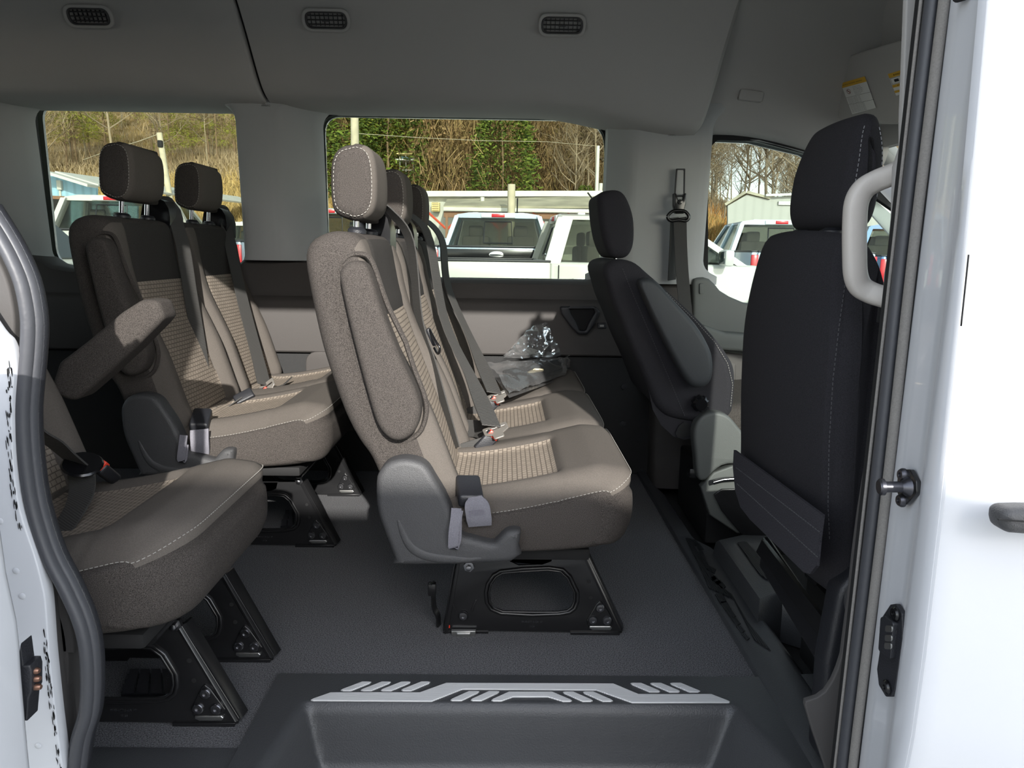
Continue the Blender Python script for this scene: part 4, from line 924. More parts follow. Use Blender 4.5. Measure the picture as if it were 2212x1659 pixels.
# ---------------------------------------------------------------- the three-seat bench in the middle
b2 = empty('bench_seat', (0, 1.96, 0), 'sunlit three-seat grey fabric bench seat in the middle of the van', 'seat')
I_ = lambda v: v
cushion(b2, 1.30, 3, 0.44, I_)
for k, yc in enumerate((1.535, 1.968, 2.40)): seat_unit(b2, yc, 0.212, I_, I_, arm=(k == 0))
side_cover(b2, I_, 1.272)
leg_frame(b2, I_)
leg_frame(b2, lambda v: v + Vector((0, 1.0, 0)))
# shoulder belts
def belt(root, pts, wid, width=0.047, name='shoulder_belt', m='beltb'): return ribbon(name, crom([Vector(p) for p in pts], 6), wid, m, root, width)
sb = belt(b2, [(-0.30, 1.70, 0.945), (-0.272, 1.70, 0.935), (-0.225, 1.715, 0.865), P(905, 690, 1.70), P(935, 790, 1.68), P(985, 968, 1.62)], (0.62, -0.95, 0.15), 0.040)
lp = P(932, 728, 1.695); box('belt_stop', tuple(lp), (0.012, 0.016, 0.045), 'blackp', sb, 0.004, 2, Matrix.Rotation(R(-24), 3, 'Y').to_euler())
lq_ = crom([P(928, 712, 1.69), P(940, 735, 1.66), P(950, 752, 1.65), P(946, 764, 1.66), P(938, 752, 1.69)], 4); tube('belt_loop', lq_, 0.003, 'blackg', sb, 8)
t2 = PZ(1072, 930, 0.418); t3 = PZ(1076, 857, 0.418)
s2 = belt(b2, [(-0.30, 2.13, 0.945), (-0.27, 2.13, 0.94), (-0.222, 2.12, 0.875), P(960, 690, 2.02), P(1020, 820, 1.93), t2 + Vector((-0.012, 0.0, 0.012))], (0.35, 1, 0.1))
d2 = (t2 - P(1020, 820, 1.93)).normalized(); tongue(s2, t2, d2, (0.75, -0.5, 0.0), 0.062)
s3 = belt(b2, [(-0.30, 2.565, 0.945), (-0.27, 2.565, 0.94), (-0.222, 2.555, 0.875), P(968, 620, 2.48), P(1025, 750, 2.40), t3 + Vector((-0.012, 0, 0.012))], (0.35, 1, 0.1))
d3 = (t3 - P(1025, 750, 2.40)).normalized(); tongue(s3, t3, d3, (0.75, -0.5, 0), 0.062)
buckle(b2, t2 + Vector((-0.024, 0.0, -0.030)), (0.5, 0.1, 0.55), (0.6, -0.3, 0.6), strap=[t2 + Vector((-0.03, 0.0, -0.03)), t2 + Vector((-0.09, 0.0, -0.05)), t2 + Vector((-0.14, 0, -0.07))])
buckle(b2, t3 + Vector((-0.024, 0.0, -0.030)), (0.5, 0.1, 0.55), (0.6, -0.3, 0.6), strap=[t3 + Vector((-0.03, 0.0, -0.03)), t3 + Vector((-0.09, 0.0, -0.05)), t3 + Vector((-0.14, 0, -0.07))])
for t_ in (t2, t3):
    o = ribbon('lap_belt', [t_ + Vector((-0.005, 0.03, -0.016)), t_ + Vector((-0.05, 0.10, -0.022)), t_ + Vector((-0.11, 0.14, -0.03))], (0.6, -0.4, 0.3), 'beltb', b2)
# near buckle with its grey webbing, and the grey pull tag
bk = P(1014, 1058, 1.335)
bb = buckle(b2, (bk.x, bk.y - 0.005, bk.z), (0.14, -1, -0.30), (0.08, -0.30, 1), False, None, 1.0); bb['label'] = 'black buckle with grey webbing'
bb.data.transform(Matrix.Translation(Vector(bk) - b2.location) @ Matrix.Diagonal((1.45, 1.15, 1.5, 1)) @ Matrix.Translation(b2.location - Vector(bk)))
ws = [P(1026, 1074, 1.296), P(1029, 1086, 1.289), P(1032, 1104, 1.286), P(1035, 1124, 1.287), P(1037, 1138, 1.292)]
secs = []
for p, wd in zip(crom(ws, 4), [0.026, 0.028, 0.032, 0.038, 0.042, 0.045, 0.047, 0.048, 0.048, 0.048, 0.048, 0.048, 0.048, 0.047, 0.046, 0.045, 0.044]):
    secs.append([p + Vector((wd / 2, 0, 0.003)), p + Vector((-wd / 2, 0, -0.001)), p + Vector((-wd / 2, 0.004, -0.001)), p + Vector((wd / 2, 0.004, 0.003))])
wb = sweep('buckle_webbing', secs, 'beltg', bb, sharp=40)
M['thr2'] = mat('thread_dark', '6b6874', 0.9)
for r_ in range(4): stitches('stitching', [P(1013, 1104 + 3.4 * r_, 1.2845), P(1048, 1101 + 3.4 * r_, 1.2845)], wb, 'thr2', 0.003, 0.002, 0.0006)
tgp = [P(986, 1098, 1.276), P(984, 1120, 1.266), P(980, 1150, 1.262), P(979, 1178, 1.264), P(981, 1180, 1.266), P(986, 1160, 1.266), P(987, 1120, 1.268), P(990, 1102, 1.276)]
pt = ribbon('pull_tag', crom(tgp, 4), (1, 0.05, 0.05), 'beltg', b2, 0.019, 0.0012); pt['label'] = 'grey fabric pull loop'

# ---------------------------------------------------------------- two-seat bench behind it
DX, DY, DZ = -0.715, 0.455, 0.022
def rot_xz(v, ang, c=(-0.20, 0.42)):
    ca, sa = math.cos(ang), math.sin(ang); x, z = v.x - c[0], v.z - c[1]
    return Vector((c[0] + x * ca + z * sa, v.y, c[1] - x * sa + z * ca))
T3 = lambda v: v + Vector((DX, DY, DZ))
B3 = lambda v: rot_xz(v, R(3.5)) + Vector((DX - 0.014, DY, DZ + 0.012))
H3 = lambda v: B3(v) + Vector((0, 0, 0.018))
b3 = empty('bench_seat', (-0.72, 2.2, 0), 'two-seat grey fabric bench seat against the far wall in the rear row', 'seat')
cushion(b3, 1.30, 2, 0.425, T3)
yA, yB_ = 1.525, 1.945
seat_unit(b3, yA, 0.208, B3, H3, arm=True); seat_unit(b3, yB_, 0.208, B3, H3)
side_cover(b3, T3, 1.272 + DY)
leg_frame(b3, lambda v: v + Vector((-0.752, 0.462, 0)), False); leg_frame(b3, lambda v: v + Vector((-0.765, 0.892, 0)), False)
r1 = belt(b3, [(-1.02, 2.15, 0.985), (-0.99, 2.15, 0.975), P(392, 520, 2.11), P(412, 640, 2.08), P(432, 760, 2.06), P(448, 880, 2.02)], (0.45, 1, 0))
r2t = P(578, 838, 2.25)
r2 = belt(b3, [(-1.02, 2.57, 0.985), (-0.99, 2.57, 0.975), P(497, 530, 2.50), P(527, 660, 2.42), P(556, 770, 2.33), r2t + Vector((-0.01, 0, 0.01))], (0.45, 1, 0))
tongue(r2, r2t, r2t - P(556, 770, 2.33), (0.8, -0.45, 0), 0.06)
buckle(b3, r2t + Vector((-0.02, 0, -0.028)), (0.5, 0.1, 0.5), (0.6, -0.3, 0.6), strap=[r2t + Vector((-0.02, 0, -0.03)), r2t + Vector((-0.1, 0.0, -0.05))])
ribbon('lap_belt', crom([r2t + Vector((0, 0, -0.012)), P(605, 838, 2.30), P(622, 822, 2.36)], 4), (0.6, -0.3, 0.5), 'beltb', b3)
ribbon('lap_belt', crom([P(455, 885, 2.02), P(480, 890, 2.05), P(520, 865, 2.10)], 4), (0.4, -0.5, 0.5), 'beltb', b3)
buckle(b3, P(527, 857, 2.10), (0.6, 0.3, 0.3), (0.3, -0.6, 0.7), False)
bk3 = P(434, 908, 1.80)
bb3 = buckle(b3, bk3, (0.14, -1, -0.35), (0.08, -0.30, 1), False); bb3['label'] = 'black buckle with grey webbing'
bb3.data.transform(Matrix.Translation(Vector(bk3) - b3.location) @ Matrix.Diagonal((1.4, 1.1, 1.6, 1)) @ Matrix.Translation(b3.location - Vector(bk3)))
ribbon('buckle_webbing', crom([P(431, 928, 1.752), P(431, 945, 1.744), P(432, 962, 1.743), P(432, 977, 1.75)], 3), (1, 0, 0), 'beltg', bb3, 0.046, 0.002)
ribbon('pull_tag', crom([P(397, 940, 1.722), P(394, 965, 1.715), P(391, 992, 1.716), P(396, 992, 1.72), P(399, 960, 1.72)], 3), (1, 0.05, 0.05), 'beltg', b3, 0.019, 0.0012)

# ---------------------------------------------------------------- single seat by the door opening
SX, SY, SZ = -0.715, -0.365, 0.020
T1 = lambda v: v + Vector((SX, SY, SZ))
B1 = lambda v: rot_xz(v, R(2.0)) + Vector((SX, SY, SZ + 0.01))
s1 = empty('single_seat', (-0.72, 1.15, 0), 'single grey fabric passenger seat in shade beside the rear edge of the door opening', 'seat')
cushion(s1, 1.295, 1, 0.455, T1, re=0.10)
seat_unit(s1, 1.525, 0.215, B1, B1)
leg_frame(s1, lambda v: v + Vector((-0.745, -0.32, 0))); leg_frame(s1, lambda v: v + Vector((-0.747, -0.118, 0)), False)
# raised armrest on its far side
ar = [(q.x, q.y) for q in rounded(XZ(1.40, [(352, 648), (365, 684), (352, 700), (300, 752), (235, 812), (170, 868), (120, 840), (140, 780), (200, 735), (275, 672), (318, 645)]), [0.01, 0.008, 0.01, 0, 0, 0.03, 0.03, 0.02, 0, 0.01, 0.02], 4)]
pad({'armrest': 'side'}, ar, 1.375, 1.445, s1, 0.014, 80, 4, None, None, 5, None, None, R(-46))
# belt, latch plate and buckle
sb1 = ribbon('shoulder_belt', crom([P(40, 860, 1.10), P(80, 925, 1.14), P(125, 965, 1.19), P(172, 1005, 1.24)], 5), (0.5, -0.7, 0.5), 'beltb', s1, 0.047)
lap = ribbon('lap_belt', crom([P(172, 1012, 1.24), P(178, 1045, 1.21), P(170, 1085, 1.16), P(140, 1135, 1.10), P(105, 1185, 1.05)], 5), [Vector((0.95, -0.1, 0.25))] * 21, 'beltb', s1, 0.047)
tg = P(178, 1003, 1.23)
lathe('latch_plate', [(0.012, -0.003), (0.031, -0.003), (0.034, 0.0), (0.031, 0.003), (0.012, 0.003)], tg, (0.25, -0.35, 0.9), 'blackg', s1, 20)
bu = P(222, 1015, 1.29); d_ = (P(200, 998, 1.25) - P(245, 1035, 1.33)).normalized()
b1b = buckle(s1, bu, d_, (0.3, -0.5, 0.8), True, None, 1.25)
tube('buckle_stalk', crom([bu - d_ * 0.03, P(262, 1050, 1.35), P(250, 1060, 1.37), P(232, 1062, 1.38)], 4), 0.007, 'blackg', b1b, 8)
# ================================================================== FRONT SEATS AND CAB
# passenger seat (seen from behind)
ps = empty('passenger_seat', (0.66, 1.26, 0), 'black fabric front passenger seat seen from behind on the right', 'seat')
PB = [(0.545, 0.30), (0.520, 0.36), (0.512, 0.45), (0.504, 0.56), (0.500, 0.68), (0.502, 0.78), (0.508, 0.845), (0.518, 0.876), (0.534, 0.884), (0.550, 0.872), (0.566, 0.83), (0.585, 0.74), (0.615, 0.60), (0.650, 0.45), (0.665, 0.34), (0.61, 0.29)]
def psx(v):
    # the back narrows towards its top and sides
    yc = 1.285; k = 1 - 0.22 * sstep(0.66, 0.90, v.z) ** 1.3 + 0.02 * sstep(0.45, 0.3, v.z)
    return Vector((v.x + 0.006 * abs((v.y - yc) / 0.2) ** 2, yc + (v.y - yc) * k, v.z))
prt, (pr, nn, st, gv) = pad({'backrest': 'black_fab', 'backrest_side': 'black_fab'}, crom([Vector(p) for p in PB], 4, True), 1.060, 1.510, ps, 0.035, 100, 20,
    lambda x, z, nx, nz, u: 0.012 * (1 - u * u) * (nx < -0.2), lambda x, z, nx, nz, u, ea: 'backrest_side' if (u < -0.90) else 'backrest', 6, psx, None, 0.0)
M['stitch_b'] = mat('thread_black', '4a4a4c', 0.9)
stitches('stitching', [psx(Vector((x - 0.004, 1.066, z))) for x, z in ((0.545, 0.865), (0.522, 0.82), (0.507, 0.74), (0.502, 0.66), (0.506, 0.56), (0.514, 0.46), (0.522, 0.40))], prt['backrest'], 'stitch_b')
PH = [(0.545, 0.905), (0.538, 0.935), (0.541, 0.985), (0.551, 1.035), (0.563, 1.064), (0.576, 1.069), (0.588, 1.060), (0.594, 1.022), (0.592, 0.965), (0.586, 0.915), (0.575, 0.895), (0.558, 0.895)]
def phx(v):
    yc = 1.265; k = 1 - 0.20 * sstep(0.98, 1.09, v.z); return Vector((v.x, yc + (v.y - yc) * k, v.z))
hp_, (pr, nn, st, gv) = pad({'headrest': 'black_fab'}, crom([Vector(p) for p in PH], 4, True), 1.135, 1.40, ps, 0.035, 80, 14, lambda x, z, nx, nz, u: 0.006 * (1 - u * u), None, 6, phx, None, 0.0)
M['stitch_g'] = mat('thread_grey', '8d8d90', 0.9)
stitches('stitching', [gv[3 * 80 + i] + Vector((-0.0012, -0.0008, 0)) for i, p in enumerate(pr) if p.x < 0.562 and p.y > 0.93], hp_['headrest'], 'stitch_g')
stitches('stitching', [gv[3 * 80 + i] + Vector((0.001, -0.0008, 0)) for i, p in enumerate(pr) if p.x > 0.588 and p.y > 0.93], hp_['headrest'], 'stitch_g')
for s in (-1, 1):
    tube('headrest_post', [(0.560, 1.265 + s * 0.062, 0.87), (0.572, 1.265 + s * 0.062, 0.91)], 0.0065, 'chrome', hp_['headrest'], 12)
    lathe('post_guide', [(0.021, 0), (0.021, 0.007), (0.012, 0.012)], (0.545, 1.265 + s * 0.062, 0.882), (0, 0, 1), 'blackp', hp_['headrest'], 16)
# felt flap at the bottom of the back
fq = [(1.472, 0.458), (1.475, 0.40), (1.455, 0.345), (1.40, 0.305), (1.10, 0.290), (1.082, 0.300), (1.072, 0.345), (1.070, 0.432)]
def fpt(px, py, Y): return P(px, py, Y)
front = [PX(a_, b_, 0.480) for a_, b_ in ((1587, 972), (1585, 1010), (1590, 1060), (1601, 1095), (1622, 1122), (1690, 1188), (1738, 1236), (1752, 1240), (1766, 1222), (1772, 1160), (1778, 1112))]
bm = bmesh.new(); va = [bm.verts.new(v + Vector((-0.002, 0, 0))) for v in front]; vb = [bm.verts.new(v + Vector((0.003, 0, 0.0))) for v in front]
bm.faces.new(va); bm.faces.new(vb)
for i in range(len(va)): bm.faces.new((va[i], va[(i + 1) % len(va)], vb[(i + 1) % len(va)], vb[i]))
bmesh.ops.triangulate(bm, faces=[f for f in bm.faces if len(f.verts) > 4])
fin('map_flap', bm, 'black_felt', ps, sharp=30)
for a, b in (((1590, 1010, 0.4775), (1772, 1150, 0.4775)), ((1592, 1045, 0.4775), (1768, 1205, 0.4775))):
    stitches('flap_stitching', [PX(*a), PX(*b)], ps, 'stitch_b', 0.006, 0.003, 0.0009)
# airbag tag on its near side
tgm = mat('tag_black', '161617', 0.8); MATS['tag'] = tgm; M['tag'] = tgm; M['lettering'] = mat('lettering_white', 'd9d9d9', 0.8)
v0 = P(1908, 672, 1.055); box('airbag_tag', (v0.x, 1.055, v0.z), (0.016, 0.004, 0.034), 'tag', ps, 0.001)
text_mesh('AIRBAG', 0.0085, 'lettering', ps, Matrix.Translation((v0.x, 1.0525, v0.z)) @ Matrix.Rotation(R(90), 4, 'X') @ Matrix.Rotation(R(-90), 4, 'Z'))
# recliner cover with a round cap, side shield, base
rq = [(q.x, q.y) for q in rounded([(0.53, 0.02), (0.525, 0.20), (0.535, 0.33), (0.575, 0.385), (0.63, 0.39), (0.70, 0.33), (0.95, 0.26), (0.95, 0.02)], [0.02, 0.05, 0.06, 0.06, 0.06, 0.05, 0.03, 0.02], 5)]
plate('side_shield', rq, [], 1.035, 0.05, 'blackp', ps, 0.012, 4)
lathe('recliner_cap', [(0.055, 0.0), (0.055, 0.012), (0.045, 0.020), (0.0001, 0.022)], (0.598, 1.04, 0.315), (0, -1, 0), 'cover', ps, 28)
plate('lever_pocket', rounded([(0.565, 0.10), (0.56, 0.22), (0.66, 0.215), (0.66, 0.10)], 0.012, 4), [], 1.020, 0.03, 'blackp', ps, 0.006, 3)
pad({'cushion': 'black_fab'}, rounded([(0.62, 0.28), (0.63, 0.40), (0.95, 0.43), (1.06, 0.41), (1.08, 0.34), (1.02, 0.27)], 0.04, 4), 1.05, 1.47, ps, 0.04, 60, 8, None, None, 5, None, None, 0.0)
box('seat_base', (0.88, 1.27, 0.06), (0.42, 0.36, 0.20), 'matt', ps, 0.01)
for y in (1.09, 1.43):
    box('slide_rail', (0.90, y, 0.20), (0.50, 0.045, 0.035), 'steel', ps, 0.005); box('slide_rail_foot', (0.90, y, 0.165), (0.46, 0.06, 0.03), 'steel', ps, 0.004)
rail = [P(1650, 1180, 1.42), P(1815, 1415, 1.06)]
tube('cross_tube', [P(1655, 1168, 1.42), P(1735, 1290, 1.22), P(1818, 1415, 1.07)], 0.010, 'steel', ps, 10)
ribbon('rear_beam', [P(1648, 1200, 1.42), P(1725, 1325, 1.22), P(1806, 1455, 1.06)], (0, 0, 1), 'blackg', ps, 0.05, 0.004)
ribbon('rear_beam', [P(1645, 1180, 1.40), P(1728, 1290, 1.22), P(1812, 1400, 1.06)], (0.3, 0, 1), 'steel', ps, 0.03, 0.006)

# driver's seat, reclined, far side
ds = empty('driver_seat', (0.62, 2.25, 0), 'black fabric driver seat with folded armrest and round recliner knob', 'seat')
YD = 2.03
DB = XZ(YD, [(1418, 880), (1405, 850), (1385, 800), (1362, 750), (1343, 700), (1322, 650), (1312, 615), (1304, 585), (1312, 568), (1338, 560), (1372, 567), (1400, 590), (1440, 625), (1500, 680), (1545, 728), (1575, 768), (1590, 800), (1590, 850), (1578, 905), (1520, 915), (1450, 905)])
prt, _ = pad({'backrest': 'black_fab', 'backrest_front': 'side'}, crom([Vector(p) for p in DB], 4, True), YD, YD + 0.43, ds, 0.03, 100, 14, None, lambda x, z, nx, nz, u, ea: 'backrest_front' if (nx > 0.2 and z < 0.80 and abs(u) < 0.9) else 'backrest', 6, None, None, R(36))
M['drvside'] = mat('fabric_driver_side', '6b665f', 0.95, heather=0.3, hsc=500, bump=0.2, bsc=700)
DS = XZ(YD - 0.002, [(1430, 690), (1460, 650), (1545, 735), (1578, 780), (1588, 820), (1582, 880), (1565, 905), (1520, 905), (1475, 880)])
stitches('stitching', [P(*p, YD - 0.001) for p in ((1345, 580), (1365, 630), (1395, 700), (1425, 770), (1455, 840), (1480, 900))], prt['backrest'], 'stitch_b')
stitches('stitching', [P(*p, YD - 0.001) for p in ((1440, 632), (1500, 690), (1545, 740), (1572, 785), (1583, 830), (1578, 880))], prt['backrest'], 'stitch')
DH = XZ(2.12, [(1292, 440), (1294, 420), (1310, 411), (1340, 411), (1357, 430), (1370, 470), (1371, 520), (1362, 548), (1345, 558), (1320, 554), (1304, 520), (1296, 480)])
hp_, _ = pad({'headrest': 'black_fab'}, crom([Vector(p) for p in DH], 4, True), 2.12, 2.38, ds, 0.025, 64, 12, None, None, 5, None, None, R(16))
for s in (2.19, 2.31): tube('headrest_post', [P(1330, 572, s), P(1328, 545, s)], 0.006, 'chrome', hp_['headrest'], 10)
AM = XZ(YD - 0.05, [(1378, 612), (1385, 602), (1400, 600), (1418, 610), (1450, 645), (1500, 700), (1527, 745), (1536, 775), (1535, 812), (1522, 832), (1500, 836), (1483, 826), (1455, 780), (1420, 710), (1395, 655)])
M['armblk'] = mat('vinyl_black', '2b2d2f', 0.6, bump=0.15, bsc=700)
pad({'armrest': 'armblk'}, crom([Vector(p) for p in AM], 3, True), YD - 0.075, YD - 0.01, ds, 0.018, 70, 4, None, None, 5, None, None, R(38))
kv = P(1514, 873, YD - 0.03)
bm = bmesh.new(); n = 40
kp_ = [(0.022 + 0.0028 * (1 if (k // 2) % 2 else 0), k) for k in range(n)]
ra = [bm.verts.new((kv.x + 0.020 * math.cos(2 * PI * k / n), YD - 0.005, kv.z + 0.020 * math.sin(2 * PI * k / n))) for k in range(n)]
rb = [bm.verts.new((kv.x + r_ * math.cos(2 * PI * k / n), YD - 0.012, kv.z + r_ * math.sin(2 * PI * k / n))) for r_, k in kp_]
rc = [bm.verts.new((kv.x + r_ * 0.98 * math.cos(2 * PI * k / n), YD - 0.032, kv.z + r_ * 0.98 * math.sin(2 * PI * k / n))) for r_, k in kp_]
rd = [bm.verts.new((kv.x + 0.017 * math.cos(2 * PI * k / n), YD - 0.038, kv.z + 0.017 * math.sin(2 * PI * k / n))) for k in range(n)]
for a_, b_ in ((ra, rb), (rb, rc), (rc, rd)):
    for k in range(n): bm.faces.new((a_[k], a_[(k + 1) % n], b_[(k + 1) % n], b_[k]))
bm.faces.new(rd); fin('recliner_knob', bm, 'blackg', ds, sharp=30)
cv = XZ(YD - 0.02, [(1505, 1030), (1500, 985), (1496, 940), (1502, 912), (1520, 893), (1545, 888), (1570, 896), (1592, 920), (1640, 980), (1640, 1000), (1570, 1000), (1540, 1015), (1522, 1034)])
M['drvcov'] = mat('plastic_mid_grey', '4a4c4a', 0.55, bump=0.2, bsc=700)
plate('side_cover', [(q.x, q.y) for q in crom([Vector(p) for p in cv], 3, True)], [], YD - 0.035, 0.05, 'drvcov', ds, 0.010, 4)
sf = XZ(YD - 0.01, [(1512, 1050), (1540, 1018), (1580, 1004), (1760, 1000), (1760, 1150), (1590, 1150), (1530, 1110)])
plate('seat_frame', sf, [], YD - 0.02, 0.03, 'drvcov', ds, 0.006, 3)
q = XZ(YD - 0.03, [(1543, 1070), (1560, 1058), (1700, 1056), (1700, 1200), (1640, 1200), (1560, 1105)]); plate('frame_opening', q, [], YD - 0.026, 0.008, 'steel', ds, 0.002)
tube('adjust_bar', [P(1540, 1042, YD - 0.04), P(1562, 1036, YD - 0.04), P(1640, 1030, YD - 0.04)], 0.008, 'chrome', ds, 10)
box('slide_rail', (0.86, YD + 0.02, 0.20), (0.6, 0.04, 0.03), 'steel', ds, 0.005)
box('seat_base', (0.86, YD + 0.22, 0.07), (0.46, 0.36, 0.22), 'matt', ds, 0.01)
pad({'cushion': 'side'}, rounded([(0.60, 0.28), (0.62, 0.40), (0.95, 0.43), (1.08, 0.40), (1.10, 0.33), (1.0, 0.27)], 0.04, 4), YD + 0.01, YD + 0.43, ds, 0.04, 60, 8, None, None, 5, None, None, 0.0)
# sagging map pocket on the back
mp = [P(*p, 2.10) for p in ((1405, 850), (1420, 905), (1448, 945), (1472, 952), (1492, 948))]
secs = [[P(*p, y) for p in ((1400, 838), (1410, 885), (1428, 918), (1455, 943), (1478, 950), (1494, 946), (1494, 900), (1440, 850))] for y in (2.05, 2.2, 2.4)]
sweep('map_pocket', secs, 'black_fab', ds, sharp=50)
plate('pocket_mouth', rounded(XZ(2.045, [(1478, 910), (1466, 920), (1459, 935), (1464, 946), (1476, 944), (1494, 940), (1492, 918)]), 0.006, 3), [], 2.043, 0.004, 'matt', ds)

# driver's belt on the far B-pillar
sbp = empty('seat_belt', P(1466, 470, 2.58)); tag(sbp, 'black driver seat belt hanging from a guide on the far pillar', 'seat belt')
YP = 2.56
plate('slider_track', rounded(XZ(YP + 0.01, [(1461, 364), (1481, 364), (1480, 425), (1457, 425)]), 0.003, 2), [rounded(XZ(YP + 0.01, [(1464, 367), (1478, 367), (1477, 422), (1460, 422)]), 0.003, 2)], YP + 0.012, 0.006, 'blackp', sbp, 0.001)
plate('slider_track_face', rounded(XZ(YP + 0.01, [(1464, 367), (1478, 367), (1477, 422), (1460, 422)]), 0.003, 2), [], YP + 0.014, 0.006, 'pillar', sbp, 0.001)
plate('anchor_slider', rounded(XZ(YP, [(1453, 418), (1459, 418), (1463, 432), (1473, 432), (1476, 418), (1481, 418), (1480, 440), (1476, 455), (1476, 462), (1457, 462), (1453, 445)]), 0.003, 2), [], YP - 0.015, 0.025, 'blackg', sbp, 0.004, 3)
lathe('anchor_bolt', [(0.009, 0), (0.008, 0.006), (0.0001, 0.007)], P(1469, 436, YP - 0.015), (0, -1, 0), 'blackg', sbp, 16)
gd = crom([P(*p, YP - 0.02) for p in ((1442, 468), (1452, 457), (1466, 455), (1480, 457), (1488, 468), (1482, 477), (1466, 475), (1449, 477))], 4, True)
tube('guide_loop', gd + [gd[0]], 0.006, 'blackg', sbp, 10)
ribbon('webbing', crom([P(1469, 470, YP - 0.018), P(1470, 520, YP - 0.005), P(1473, 580, YP - 0.02), P(1478, 640, YP - 0.03), P(1484, 700, YP - 0.05)], 5), (1, 0.1, 0), 'beltb', sbp, 0.046)
ribbon('webbing', crom([P(1457, 470, YP + 0.01), P(1455, 530, YP + 0.02), P(1451, 605, YP + 0.03)], 4), (1, 0.9, 0), 'beltb', sbp, 0.046)

# cab floor box and mats
fbx = empty('battery_cover', (0.66, 1.6, 0)); tag(fbx, 'black ribbed plastic box lid on the cab floor behind the sill plate', 'box')
bp_ = [PZ(*p, 0.05) for p in ((1548, 1180), (1642, 1156), (1672, 1175), (1740, 1290), (1680, 1275), (1636, 1298), (1560, 1200))]
secs = []
def bx(z, k, dx=0):
    q = [PZ(*p, 0.05) for p in ((1546, 1172), (1600, 1160), (1660, 1162), (1760, 1310), (1690, 1290), (1640, 1310))]
    c = sum(q, Vector()) / len(q); return [Vector((c.x + (v.x - c.x) * k, c.y + (v.y - c.y) * k, z)) for v in q]
sweep('lid', [bx(-0.06, 1.06), bx(0.02, 1.04), bx(0.05, 1.0), bx(0.062, 0.93), bx(0.064, 0.6)], 'stepp', fbx, sharp=50)
rq_ = [PZ(*p, 0.066) for p in ((1592, 1172), (1612, 1170), (1690, 1254), (1655, 1252), (1640, 1240))]
me = plate_mesh([tuple(v) for v in rounded([(v.x, v.y) for v in rq_], 0.008, 3)], [], 0.004, 0.001, 1); me.transform(Matrix.Translation((0, 0, 0.066))); link('ribbed_pad', me, 'rib', fbx)
# floor heater outlets under the rear seats
def floor_vent(name, corners, label, nx, ny):
    r_ = empty(name, corners[0]); tag(r_, label, 'floor vent')
    a, b, c, d = [Vector(v) for v in corners]
    cs = [a, b, c, d]; bm = bmesh.new(); lo_ = [bm.verts.new(v) for v in cs]; hi_ = [bm.verts.new(v + Vector((0, 0, 0.008))) for v in cs]
    bm.faces.new(lo_); bm.faces.new(hi_)
    for i in range(4): bm.faces.new((lo_[i], lo_[(i + 1) % 4], hi_[(i + 1) % 4], hi_[i]))
    fin('base_mat', bm, 'blackp', r_)
    for i in range(nx):
        for j in range(ny):
            def pt(u, v): return (a.lerp(b, u)).lerp(d.lerp(c, u), v)
            e = 0.012; u0, u1 = i / nx + 0.02, (i + 1) / nx - 0.02; v0, v1 = j / ny + 0.04, (j + 1) / ny - 0.04
            q = [pt(u0, v0), pt(u1, v0), pt(u1, v1), pt(u0, v1)]
            vs = [v + Vector((0, 0, 0.008)) for v in q] + [q[2].lerp(q[1], 0.3) + Vector((0, 0, 0.022)), q[3].lerp(q[0], 0.3) + Vector((0, 0, 0.022))]
            mk('louver', vs, [(0, 1, 4, 5), (1, 2, 4), (2, 3, 5, 4), (3, 0, 5)], 'blackp', r_, False)
floor_vent('floor_vent', [PZ(*p, 0.0) for p in ((262, 1508), (385, 1508), (372, 1462), (282, 1462))], 'black louvred floor vent seen through the single seat leg frame', 4, 4)
floor_vent('floor_vent', [PZ(*p, 0.0) for p in ((606, 1142), (648, 1142), (642, 1112), (618, 1112))], 'black louvred floor vent seen through the two-seat bench leg frame', 3, 3)

# ================================================================== AIR VENTS IN THE HEADLINER
def air_vent(px, py, label):
    c = P(px, py, 2.405); ve = empty('air_vent', c); tag(ve, label, 'air vent', 'air vents in the headliner')
    th = R(28)   # the panel leans inwards
    mt0 = Matrix.Translation(c) @ Matrix.Rotation(R(90) + th, 4, 'X')
    def loc_plate(name, outer, holes, zoff, th_, m, bev, par):
        me = plate_mesh([tuple(v) for v in outer], [[tuple(v) for v in h] for h in holes], th_, bev, 3); me.transform(mt0 @ Matrix.Translation((0, 0, zoff))); o = link(name, me, m, par); me.set_sharp_from_angle(angle=R(40)); return o
    def rr(w_, h_, r_): return rounded([(-w_, -h_), (w_, -h_), (w_, h_), (-w_, h_)], r_, 7)
    loc_plate('bezel', rr(0.0755, 0.034, 0.032), [rr(0.0655, 0.0245, 0.024)], 0.004, 0.012, 'head', 0.004, ve)
    loc_plate('inner_rim', rr(0.0655, 0.0245, 0.024), [rr(0.059, 0.020, 0.019)], 0.003, 0.010, 'cover', 0.002, ve)
    loc_plate('duct', rr(0.062, 0.0225, 0.021), [], -0.022, 0.003, 'matt', 0, ve)
    def bar(name, x0, y0, x1, y1, zz, w_, par, m='cover'):
        bm = bmesh.new(); box_bm(bm, ((x0 + x1) / 2, (y0 + y1) / 2, zz), (abs(x1 - x0) + w_, abs(y1 - y0) + w_, 0.010), 0.0006, 1); bmesh.ops.transform(bm, matrix=mt0, verts=bm.verts); return fin(name, bm, m, par)
    for y in (-0.0125, 0.0, 0.0125): bar('slat', -0.058, y, 0.058, y, 0.002, 0.0022, ve)
    for k in range(8):
        x = -0.049 + 0.014 * k; h = 0.018 if abs(x) < 0.05 else 0.014; bar('vane', x, -h, x, h, -0.007, 0.0016, ve, 'blackp')
    bar('slider', -0.009, 0.0, 0.009, 0.0, 0.008, 0.005, ve)
air_vent(193, 35, 'oval air vent in the headliner above the rear side window')
